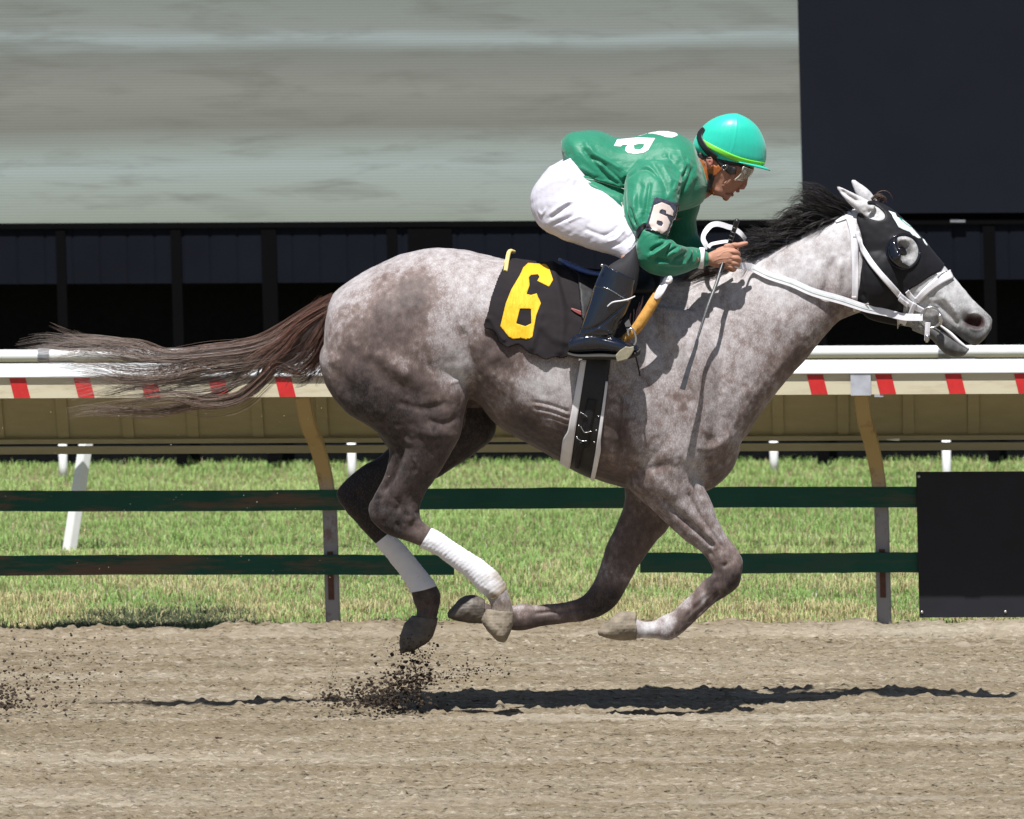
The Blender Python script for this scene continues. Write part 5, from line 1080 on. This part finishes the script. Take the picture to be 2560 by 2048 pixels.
skirt = [(1430,420,1430,436,-.10,.06),(1470,440,1462,490,-.14,.05),(1520,470,1510,506,-.165,.04),(1565,490,1556,540,-.175,.04),(1590,520,1576,562,-.16,.05)]
jer = voxel([loft(tors, 34, 6), loft(slv_n, 26, 6), loft(slv_f, 22, 6), loft(skirt, 18, 5)], .0045, 'silks', M_green, jk, 7, .5)
sculpt(jer, [
 (z3([(850,760),(850,715),(900,680),(1000,632),(1060,640),(1120,695)]), 4, -.012), (z3([(860,700),(1000,615),(1080,625)]), 9, .007), (z3([(845,760),(850,900),(880,1040),(940,1150)]), 5, -.016), (z3([(900,760),(900,900),(930,1050)]), 14, .006),
 (z3([(440,700),(620,730),(850,800)]), 4, -.010), (z3([(440,685),(620,712),(840,778)]), 4, .006), (z3([(470,760),(560,800),(680,870),(800,950)]), 7, -.006),
 (z3([(400,380),(390,460),(420,560)]), 8, -.006), (z3([(500,440),(560,520),(640,620),(760,740)]), 6, -.008), (z3([(560,420),(600,500),(700,560),(840,640)]), 6, .006), (z3([(560,520),(640,560),(720,620)]), 5, -.006), (z3([(460,600),(540,640),(640,700)]), 6, .006),
 (z3([(640,580),(720,640),(820,740)]), 4, .006), (z3([(680,600),(760,670),(840,740)]), 4, -.007), (z3([(480,350),(540,420),(520,500)]), 7, .004), (z3([(640,360),(740,400),(860,400)]), 10, -.004),
 (z3([(1060,560),(1120,640),(1180,760),(1200,860)]), 7, -.007), (z3([(1120,560),(1200,660),(1250,780)]), 7, .006), (z3([(1200,480),(1240,600),(1300,680)]), 6, -.006), (z3([(1290,440),(1330,540),(1400,620)]), 5, .005), (z3([(1340,520),(1360,600),(1330,700)]), 4, -.006),
 (z3([(1380,560),(1300,680),(1250,820)]), 5, .006), (z3([(1410,600),(1360,740),(1280,860)]), 5, -.008), (z3([(1440,680),(1420,820),(1360,960)]), 9, -.006), (z3([(1230,700),(1290,740),(1340,720)]), 4, .004),
 (z3([(1000,720),(960,860),(980,980)]), 8, -.005), (z3([(1060,720),(1040,860),(1020,1000),(1000,1080)]), 5, -.007), (z3([(940,800),(930,940),(960,1080)]), 6, .005), (z3([(900,1000),(950,1100),(960,1160)]), 4, -.006),
 (za([(140,290),(190,480),(210,640)]), 2.5, -.007), (za([(370,380),(380,520),(400,620)]), 3, -.008), (za([(320,480),(340,600),(380,660)]), 2.5, -.005), (za([(60,300),(100,500),(220,760)]), 4, .004),
 (za([(500,1180),(600,1090),(720,1030),(840,950)]), 3.4, -.011), (za([(500,1260),(640,1180),(800,1070),(920,960)]), 3.4, .009), (za([(820,1240),(900,1170),(1000,1100),(1080,1080)]), 3, -.010), (za([(830,1220),(860,1130),(960,960)]), 3, -.006),
 (za([(960,1360),(1060,1270),(1180,1200),(1230,1150)]), 3.2, -.010), (za([(960,1220),(1040,1160),(1110,1080)]), 3, .008), (za([(620,1385),(860,1400),(1060,1420),(1230,1380)]), 3.6, .010), (za([(600,1330),(760,1330),(920,1360)]), 4, -.009), (za([(1100,1420),(1220,1330),(1300,1220),(1300,1120)]), 3.4, .008),
 (za([(1230,1400),(1290,1300),(1330,1180)]), 2.6, -.007), (za([(1340,1430),(1400,1300),(1410,1150)]), 3, .006), (za([(1440,1420),(1460,1280),(1440,1140)]), 2.4, -.006), (za([(660,920),(760,890),(860,900)]), 3.5, -.007), (za([(600,1450),(900,1490),(1200,1480)]), 5, -.005),
 (za([(350,860),(290,1000),(270,1160)]), 6, .005), (za([(700,1240),(640,1320),(560,1400)]), 4, -.005), (za([(330,700),(420,700),(560,720)]), 5, -.012), (za([(640,760),(760,830),(860,880)]), 3, -.008),
], 1.45)
V = mverts(jer.data); N = mnorms(jer.data); P = proj(V); up_m = np.exp(-(segdist(P, z3([(1180,560),(1400,640)]))[0]/28)**2)
V = V+N*(.0022*vnoise(V*np.array([1, 1, 1.5]), 14, 3)+.0030*up_m*vnoise(V, 55, 7))[:, None]; setverts(jer, V)
jer['label'] = 'green long sleeved silks with white letters on the back'
BS = bvh_of(jer)
M_wh = simple('white_applique', (.78, .77, .77), .6, var=.04)
patch('letter', z3([(790,388),(960,372),(1100,378),(1075,420),(1045,475),(1000,500),(940,507),(880,500),(856,480),(860,452),(880,432),(838,430),(820,446),(764,441)]), BS, .0015, M_wh, jer, 3, holes=[z3([(925,436),(965,424),(1012,426),(1003,452),(975,472),(932,470)])], thick=.001)
patch('letter', z3([(955,358),(1010,342),(1080,340),(1140,352),(1190,370),(1240,374),(1285,356),(1275,338),(1230,320),(1160,312),(1105,320),(1060,334),(1000,338)]), BS, .0015, M_wh, jer, 3, thick=.001, Yf=-.02)
M_pipe = simple('white_piping', (.62, .62, .56), .6); ribbon(z3([(440,693),(520,706),(620,722),(740,758),(850,790)]), 1.8, BS, .002, 'piping', M_pipe, jer, thick=.001, n=2)
ribbon(z3([(826,900),(840,960),(852,1010)]), 2.5, BS, .002, 'piping', M_pipe, jer, thick=.001, n=2)
# cuff band, collar, arm number
def cuffring(px0, py0, px1, py1, Y, d, w_, name, mat): 
    a = W(px0, py0, Y); c = W(px1, py1, Y); C_ = (a+c)/2; H = (c-a)/2; ax = np.array([H[2], 0, -H[0]]); ax /= np.linalg.norm(ax); V = []; Fc = []
    for s in (-.5, -.3, .3, .5):
        for k in range(28): t = 2*math.pi*k/28; V.append(C_+H*math.cos(t)*(1.0 if abs(s) < .4 else .96)+np.array([0, d*math.sin(t), 0])*(1 if abs(s) < .4 else .96)+ax*w_*s)
    for r_ in range(3):
        for k in range(28): Fc.append((r_*28+k, r_*28+(k+1) % 28, (r_+1)*28+(k+1) % 28, (r_+1)*28+k))
    return obj(name, V, Fc, mat, jer)
o = cuffring(1755, 620, 1751, 671, -.172, .041, .022, 'cuff_band', M_wh); solid(o, .002)
o = patch('arm_number_panel', za([(600,110),(1040,235),(1035,300),(860,860),(620,800),(420,752)]), BS, .010, simple('clear_vinyl_black', (.05, .05, .07), .18, var=.6, vs=60, coat=.5), jer, 3, thick=.002)
BP = bvh_of(o); M_beige = simple('beige_number', (.62, .52, .48), .45, var=.05)
patch('number_six', za([(740,205),(890,268),(972,380),(950,475),(826,432),(822,372),(745,345),(705,365),(690,420),(840,482),(902,610),(842,752),(742,822),(560,750),(488,620),(585,268)]), BP, .002, M_beige, o, 2, holes=[za([(650,565),(740,580),(766,620),(738,672),(680,662),(636,622)])], thick=.001)
ribbon(za([(240,900),(330,720),(430,650),(560,690)]), [12,14,10,8], BS, .004, 'arm_strap', M_hood, jer, thick=.002)
patch('emblem', za([(935,490),(1140,515),(1060,555),(940,560)]), BS, .002, simple('dull_pink', (.25, .19, .17), .6), jer, 3, thick=.001)
# --- breeches
b = NB('white_breeches'); b.set(color=b.mix(b.noise(5, 3), (.60, .585, .67), (.65, .64, .71)), rough=.5, spec=.3); b.bump(b.noise(12, 4, .6, b.coord((1, 1, 2), (0, -.6, 0)), .8), .2, .01); M_br = b.m
def leg(sg): return loft([(1440,385,1372,420,sg*.05,.10),(1460,415,1334,470,sg*.08,.125),(1480,440,1328,520,sg*.10,.125),(1500,462,1350,566,sg*.135,.115),(1530,490,1400,596,sg*.18,.10),(1560,522,1462,618,sg*.22,.088),(1588,562,1518,634,sg*.26,.075),(1596,600,1548,645,sg*.29,.062),(1592,630,1560,650,sg*.305,.054),(1588,642,1562,655,sg*.312,.046)], 28, 6)
br_ = voxel([leg(-1), leg(1)], .0048, 'breeches', M_br, jk, 7, .5)
sculpt(br_, [(z3([(150,960),(180,1000),(210,950)]), 2.5, 0.0068), (z3([(220,1040),(340,960),(420,900)]), 5, -0.0085), (z3([(260,1080),(380,1030),(440,1010)]), 4, -0.0085), (z3([(240,1010),(330,930),(440,880)]), 5, 0.0068), (z3([(380,1060),(470,1020),(520,1010)]), 4, 0.0068),
 (z3([(440,700),(470,800),(540,880)]), 10, -0.0102), (z3([(660,1180),(760,1130),(800,1080)]), 4, -0.0085), (z3([(700,1220),(780,1200),(860,1120)]), 4, 0.0085), (z3([(730,1260),(820,1230),(900,1160)]), 4, -0.0085), (z3([(780,1000),(820,1080),(860,1180)]), 4, 0.0068),
 (z3([(860,1240),(900,1180),(930,1140)]), 3, -0.0102), (z3([(880,1290),(920,1230),(940,1190)]), 3, 0.0085), (z3([(520,1110),(620,1150),(700,1170)]), 5, -0.0051), (z3([(200,740),(300,700),(360,700)]), 8, 0.0051), (z3([(540,1080),(535,1160),(540,1230)]), 1.5, -0.0026)])
V = mverts(br_.data); N = mnorms(br_.data); Q = V@np.array([[.8, 0, -.6], [0, 1, 0], [.6, 0, .8]]); setverts(br_, V+N*(.0035*vnoise(Q*np.array([1, 1, 3.0]), 9, 3)+.0012*vnoise(Q*np.array([1, 1, 3]), 24, 5))[:, None])
# --- lower legs and boots
M_sock = simple('black_legging', (.016, .015, .019), .8, var=.2)
b = NB('patent_boot'); b.set(color=(.006, .009, .019), rough=.16, spec=.6, coat=.6, coatr=.08); b.bump(b.noise(7, 3, .5, b.coord((1, 1, .5)), 1), .25, .02); M_boot = b.m
M_sole = simple('boot_sole', (.020, .018, .015), .7, var=.3, vs=30)
for sg in (-1, 1):
    Yb = sg*.365
    voxel([loft([(1592,588,1548,622,sg*.29,.036),(1594,605,1556,640,sg*.305,.044),(1597,640,1545,650,sg*.33,.052),(1598,680,1525,662,sg*.35,.052),(1592,715,1505,680,sg*.36,.050),(1585,735,1500,700,sg*.36,.045)], 20, 5)], .004, 'legging', M_sock, jk, 6, .5)
    boot = voxel([loft([(1591,702,1509,660,Yb,.054),(1586,722,1501,680,Yb,.054),(1580,748,1486,712,Yb,.055),(1566,782,1472,756,Yb,.053),(1550,812,1458,798,Yb,.048),(1536,838,1447,830,Yb,.043),(1524,858,1440,848,Yb,.040)], 28, 6),
                  loft([(1422,850,1418,880,Yb,.028),(1436,838,1434,884,Yb,.036),(1470,826,1466,884,Yb,.040),(1505,830,1502,882,Yb,.042),(1540,844,1536,884,Yb-sg*-.004,.046),(1568,854,1566,884,Yb,.046),(1590,862,1588,882,Yb,.038),(1598,868,1597,880,Yb,.024)], 24, 6)], .0036, 'boot', M_boot, jk, 5, .5)
    if sg < 0:
        sculpt(boot, [([(1482,712),(1520,722),(1560,746),(1580,760)], 1.6, .0025), ([(1450,826),(1490,818),(1530,790),(1570,752)], 3, -.007), ([(1436,838),(1480,840),(1530,846)], 3, -.006), ([(1520,830),(1500,840)], 4, .003), ([(1510,845),(1540,850)], 3, -.003), ([(1480,826),(1510,824),(1530,838)], 4, .004), ([(1465,836),(1462,860)], 2.5, .002)])
        BBo = bvh_of(boot); ribbon([(1509,664),(1540,676),(1570,692),(1590,705)], 2, BBo, .001, 'top_seam', M_gloss, boot, thick=.0015, n=2)
        ribbon([(1482,712),(1520,722),(1560,746),(1578,757)], 2, BBo, .001, 'garter_seam', M_steel, boot, thick=.0006, n=2)
        A = [W(1519,766,Yb-.058), W(1532,756,Yb-.062), W(1555,752,Yb-.066), W(1572,748,Yb-.068), W(1587,741,Yb-.060)]; MB().add(*capsule(A, [.0022,.003,.003,.003,.002], 8, 4)).build('buckle_wire', M_wleather, boot, True)
        MB().add(*ellip(W(1505,664,Yb-.045), (.006,.006,.007))).build('button', M_steel, boot, True)
    v, f = loft([(1418,878,1420,892,Yb,.032),(1445,884,1448,897,Yb,.040),(1500,882,1500,899,Yb,.044),(1560,882,1560,899,Yb,.050),(1590,874,1588,893,Yb,.044),(1603,866,1600,886,Yb,.026)], 20, 5); MB().add(v, f).build('sole', M_sole, boot, True)
# --- helmet
M_teal2 = NB('helmet_silk'); nz = M_teal2.noise(5, 3); M_teal2.set(color=M_teal2.ramp(nz, [(.3, (.015, .50, .37)), (.7, (.022, .58, .43))]), rough=.38, spec=.5, sheen=.2); M_teal2.bump(M_teal2.noise(30, 3), .06, .01); M_teal2 = M_teal2.m
helm = voxel([loft([(1906,418,1742,386,0,.085),(1914,404,1733,368,0,.100),(1916,385,1735,350,0,.104),(1914,362,1744,334,0,.104),(1906,338,1755,318,0,.100),(1893,316,1772,303,0,.090),(1873,298,1795,291,0,.070),(1852,287,1818,285,0,.040),(1840,283.5,1832,283.5,0,.012)], 34, 6)], .0035, 'helmet', M_teal2, jk, 6, .5)
sculpt(helm, [([(1836,284),(1842,300),(1840,330),(1834,360),(1826,386)], 1.6, .0016), ([(1836,284),(1870,296),(1900,330),(1912,380)], 1.4, .0012), ([(1836,284),(1800,300),(1775,330),(1765,350)], 1.4, .0012)])
BHm = bvh_of(helm)
M_lime = simple('lime_band', (.22, .78, .06), .45, var=.08, vs=20)
bandp = [(1744,334),(1748,346),(1768,361),(1800,378),(1840,396),(1880,407),(1910,411)]
ribbon(bandp, [8,9,11,12,12,12,11], BHm, .0035, 'lime_band', M_lime, helm, thick=.002, n=4, Yf=-.08); ribbon(bandp[::-1], [11,12,12,12,11,9,8], BHm, .0035, 'lime_band', M_lime, helm, thick=.002, n=4, far=True, Yf=.08)
v = []; fc = []; N_ = 30                                  # peak
for i in range(N_+1):
    t = i/N_; a = math.pi*(t-.5); c_ = math.cos(a); yv = .098*math.sin(a)
    q0 = W(1848+62*c_, 404+12*c_+1, yv); q1 = W(1846+80*c_, 405+20*c_+1.5, yv*1.02); v += [q0, q1]
for i in range(N_): fc.append((2*i, 2*i+1, 2*i+3, 2*i+2))
o = obj('peak', v, fc, M_teal2, helm); solid(o, .005, 0)
M_str = simple('black_elastic', (.012, .012, .014), .5)
ribbon([(1762,322),(1754,332),(1751,345),(1760,364),(1774,381),(1792,394)], [7,11,13,14,14,12], BHm, .006, 'goggle_strap', M_str, helm, thick=.002, n=4, Yf=-.08)
# harness: brown leather cup and black clip
M_brown = simple('tan_leather', (.33, .10, .022), .45, var=.3, vs=60)
patch('harness', zf([(250,790),(330,850),(400,960),(450,1090),(520,1150),(480,1240),(540,1400),(440,1400),(360,1200),(290,980)]), BJ, .004, M_brown, helm, 3, thick=.003, Yf=-.06)
patch('harness', zf([(450,1060),(470,980),(510,930),(560,960),(600,930),(650,1000),(600,1060),(540,1110),(480,1110)]), BJ, .004, M_brown, helm, 3, thick=.003, Yf=-.07)
ribbon(zf([(560,820),(600,880),(660,950)]), [14,12,10], BJ, .006, 'temple_strap', M_str, helm, thick=.003, n=3, Yf=-.08)
ribbon(zf([(500,1080),(470,1180),(440,1280),(420,1350)]), [13,15,14,9], BJ, .008, 'chin_clip', M_str, helm, thick=.008, n=3, Yf=-.06)
patch('ear_shade', zf([(240,740),(420,780),(560,800),(700,840),(900,900),(1080,1000),(1240,1010),(1180,1060),(900,960),(700,930),(600,880),(480,840),(300,850),(230,800)]), BJ, .003, M_str, helm, 3, thick=.003, Yf=-.08)
# goggles
def gog(L, off, name, mat, par): 
    return patch(name, zf(L), BJ, off, mat, par, 2.5, thick=.0025, Yf=-.05)
bgl = NB('goggle_lens'); bgl.set(color=(.55, .52, .45), rough=.05, spec=.9, alpha=.35); M_lens = bgl.m
gg = empty('goggles'); gg.parent = jk
V = []; Fc = []; nu, nv = 15, 9                            # wrap round lens: cylinder segment ahead of the eyes
for i in range(nu):
    t = i/(nu-1)*2-1; yv = t*.080; dx = 26*(1-t*t)**.6
    for j in range(nv):
        s = j/(nv-1); top = np.array([1858+dx, 417+dx*.35]); bot = np.array([1836+dx*.9, 450+dx*.05]); p_ = top*(1-s)+bot*s+np.array([5*math.sin(math.pi*s), 2*math.sin(math.pi*s)]); V.append(W(p_[0], p_[1], yv))
for i in range(nu-1):
    for j in range(nv-1): a = i*nv+j; Fc.append((a, a+1, a+nv+1, a+nv))
o = obj('lens', V, Fc, M_lens, gg); solid(o, .0015)
fr = [V[i*nv] for i in range(nu)]; fr2 = [V[i*nv+nv-1] for i in range(nu)]
MB().add(*tube(fr+[V[(nu-1)*nv+j] for j in range(1, nv)]+fr2[::-1]+[V[j] for j in range(nv-2, -1, -1)], .0028, 8)).build('frame', simple('clear_frame', (.45, .43, .38), .15), gg, True)
patch('side_pad', zf([(640,950),(720,930),(860,990),(850,1080),(760,1080),(690,1020)]), BJ, .010, M_str, gg, 2.5, thick=.006, Yf=-.08)
A = [hit(BJ, *p, .016, Yf=-.08)[0] for p in zf([(690,935),(725,965),(680,1010),(635,970),(690,935)])]; MB().add(*tube(A, .0012, 6)).build('strap_buckle', M_steel, gg, True)
# brow and eye behind the lens
for sg in (-1, 1): MB().add(*ellip(W(1866, 438, sg*.032), (.011, .011, .011))).build('eye', simple('eye_dark', (.02, .015, .012), .2), jk, True)
# --- whip, held in the near fist
wh = empty('riding_whip', 'black riding whip with silver shaft held pointing down in the jockey fist', 'whip')
M_wh1 = simple('whip_black', (.015, .015, .018), .35, var=.3); M_wh2 = simple('whip_silver_thread', (.09, .09, .095), .4, var=.8, vs=300)
hp = [(1842,554),(1838,566),(1830,592),(1823,612),(1810,650),(1797,690)]; yy_ = [-.165,-.16,-.15,-.145,-.165,-.20]
A = [W(x, y, Y) for (x, y), Y in zip(hp, yy_)]; MB().add(*capsule(A, [.012,.0098,.0092,.0086,.0088,.0095], 12, 5)).build('handle', M_wh1, wh, True)
for i in range(4):
    t = [.12, .3, .45, .6][i]; p = W(1840-t*22, 562+t*62, -.160); q2 = W(1839.3-t*22, 564+t*62, -.160); MB().add(*tube([p, q2], .0112, 12)).build('grip_ring', M_wh2, wh, True)
A = cr([W(1799,684,-.197), W(1790,712,-.225), W(1770,765,-.275), W(1752,820,-.31), W(1743,850,-.325)], 6); MB().add(*tube(A, np.linspace(.0082, .0046, len(A)), 8)).build('shaft', M_wh2, wh, True)
A = cr([W(1744,846,-.325), W(1738,872,-.335), W(1722,920,-.352), W(1706,974,-.365)], 5); wdt = np.interp(np.linspace(0, 1, len(A)), [0, .15, .5, 1], [.008, .014, .017, .023])
MB().add(*flatstrap(A, wdt, .006, (0, -1, .1))).build('popper', simple('whip_leather', (.05, .05, .055), .3, var=.3), wh, bevel=.001)
# ================================================================== kicked up dirt
M_clod = simple('dark_clods', srgb(58, 47, 37), .95, var=.5, vs=60)
ico = [(0,0,1),(.894,0,.447),(.276,.851,.447),(-.724,.526,.447),(-.724,-.526,.447),(.276,-.851,.447),(.724,.526,-.447),(-.276,.851,-.447),(-.894,0,-.447),(-.276,-.851,-.447),(.724,-.526,-.447),(0,0,-1)]
icf = [(0,1,2),(0,2,3),(0,3,4),(0,4,5),(0,5,1),(1,6,2),(2,7,3),(3,8,4),(4,9,5),(5,10,1),(6,7,2),(7,8,3),(8,9,4),(9,10,5),(10,6,1),(11,7,6),(11,8,7),(11,9,8),(11,10,9),(11,6,10)]
ico = np.array(ico); icf = np.array(icf)
def clods(name, C, R_, label, seed):
    r = np.random.default_rng(seed); V = []; Fc = []
    for k, (c, s) in enumerate(zip(C, R_)):
        V.append(c+ico*s*r.uniform(.55, 1.35, (12, 1))*np.array([1, 1, .8])); Fc.append(icf+12*k)
    o = fastmesh(name, np.concatenate(V), np.concatenate(Fc), M_clod, smooth=False); tag(o, label, 'dirt', kind='stuff'); return o
r = np.random.default_rng(77); C = []; S = []
def puff(n, cx, cy, sx, sy, ang, Y, sY, s0, s1, floor=1772):
    a = math.radians(ang)
    for _ in range(n):
        u, v = r.normal(0, sx), r.normal(0, sy); x = cx+u*math.cos(a)-v*math.sin(a); y = min(cy+u*math.sin(a)+v*math.cos(a), floor-r.uniform(0, 12)); q = W(x, y, Y+r.normal(0, sY)); q[2] = max(q[2], .0+r.uniform(0, .01)); C.append(q); S.append(s0+(s1-s0)*1.35*r.uniform()**2.2)
puff(750, 1000, 1715, 52, 30, -15, .10, .10, .0015, .0085); puff(600, 930, 1745, 65, 16, 0, .05, .12, .0015, .007); puff(420, 1045, 1660, 22, 50, 12, .13, .03, .001, .005); puff(260, 1180, 1680, 60, 14, -10, .10, .08, .001, .005); puff(160, 1100, 1690, 60, 18, -5, .1, .1, .001, .004)
puff(120, 835, 1680, 10, 45, 0, .05, .05, .001, .003); puff(200, 880, 1730, 60, 25, 0, .05, .15, .001, .004); puff(260, 1020, 1620, 22, 16, 0, .10, .03, .001, .0035)
clods('flying_clods', C, S, 'spray of dark dirt clods thrown up behind the hind hooves', 1)
C = []; S = []; puff(520, 40, 1715, 85, 50, 0, .0, .25, .001, .0065, 1775); puff(400, 190, 1660, 90, 60, 10, .0, .25, .0008, .004, 1775); puff(90, 15, 1750, 25, 18, 0, .0, .1, .004, .010, 1775)
clods('flying_clods', C, S, 'dark dirt spray still falling at the left edge of the track', 2)
C = []; S = []
for _ in range(170): C.append(W(r.uniform(0, 1000), r.uniform(930, 1500), r.uniform(-.2, .5))); S.append(r.uniform(.0007, .0022))
clods('flying_sand', C, S, 'fine sand grains in the air over the rail behind the horse', 3).data.materials[0] = simple('pale_sand', (.6, .55, .45), .9)
# ---- empties move to the foot of their things
for o, p in ((horse, Gz(1300, 1790)), (jk, W(1480, 640, 0)), (bridle, W(2327, 793, 0)), (sad, W(1520, 700, 0)), (wh, W(1820, 620, -.2))):
    o.location = tuple(p); M_ = Matrix.Translation(Vector(p)).inverted()
    for c in o.children: c.matrix_parent_inverse = M_
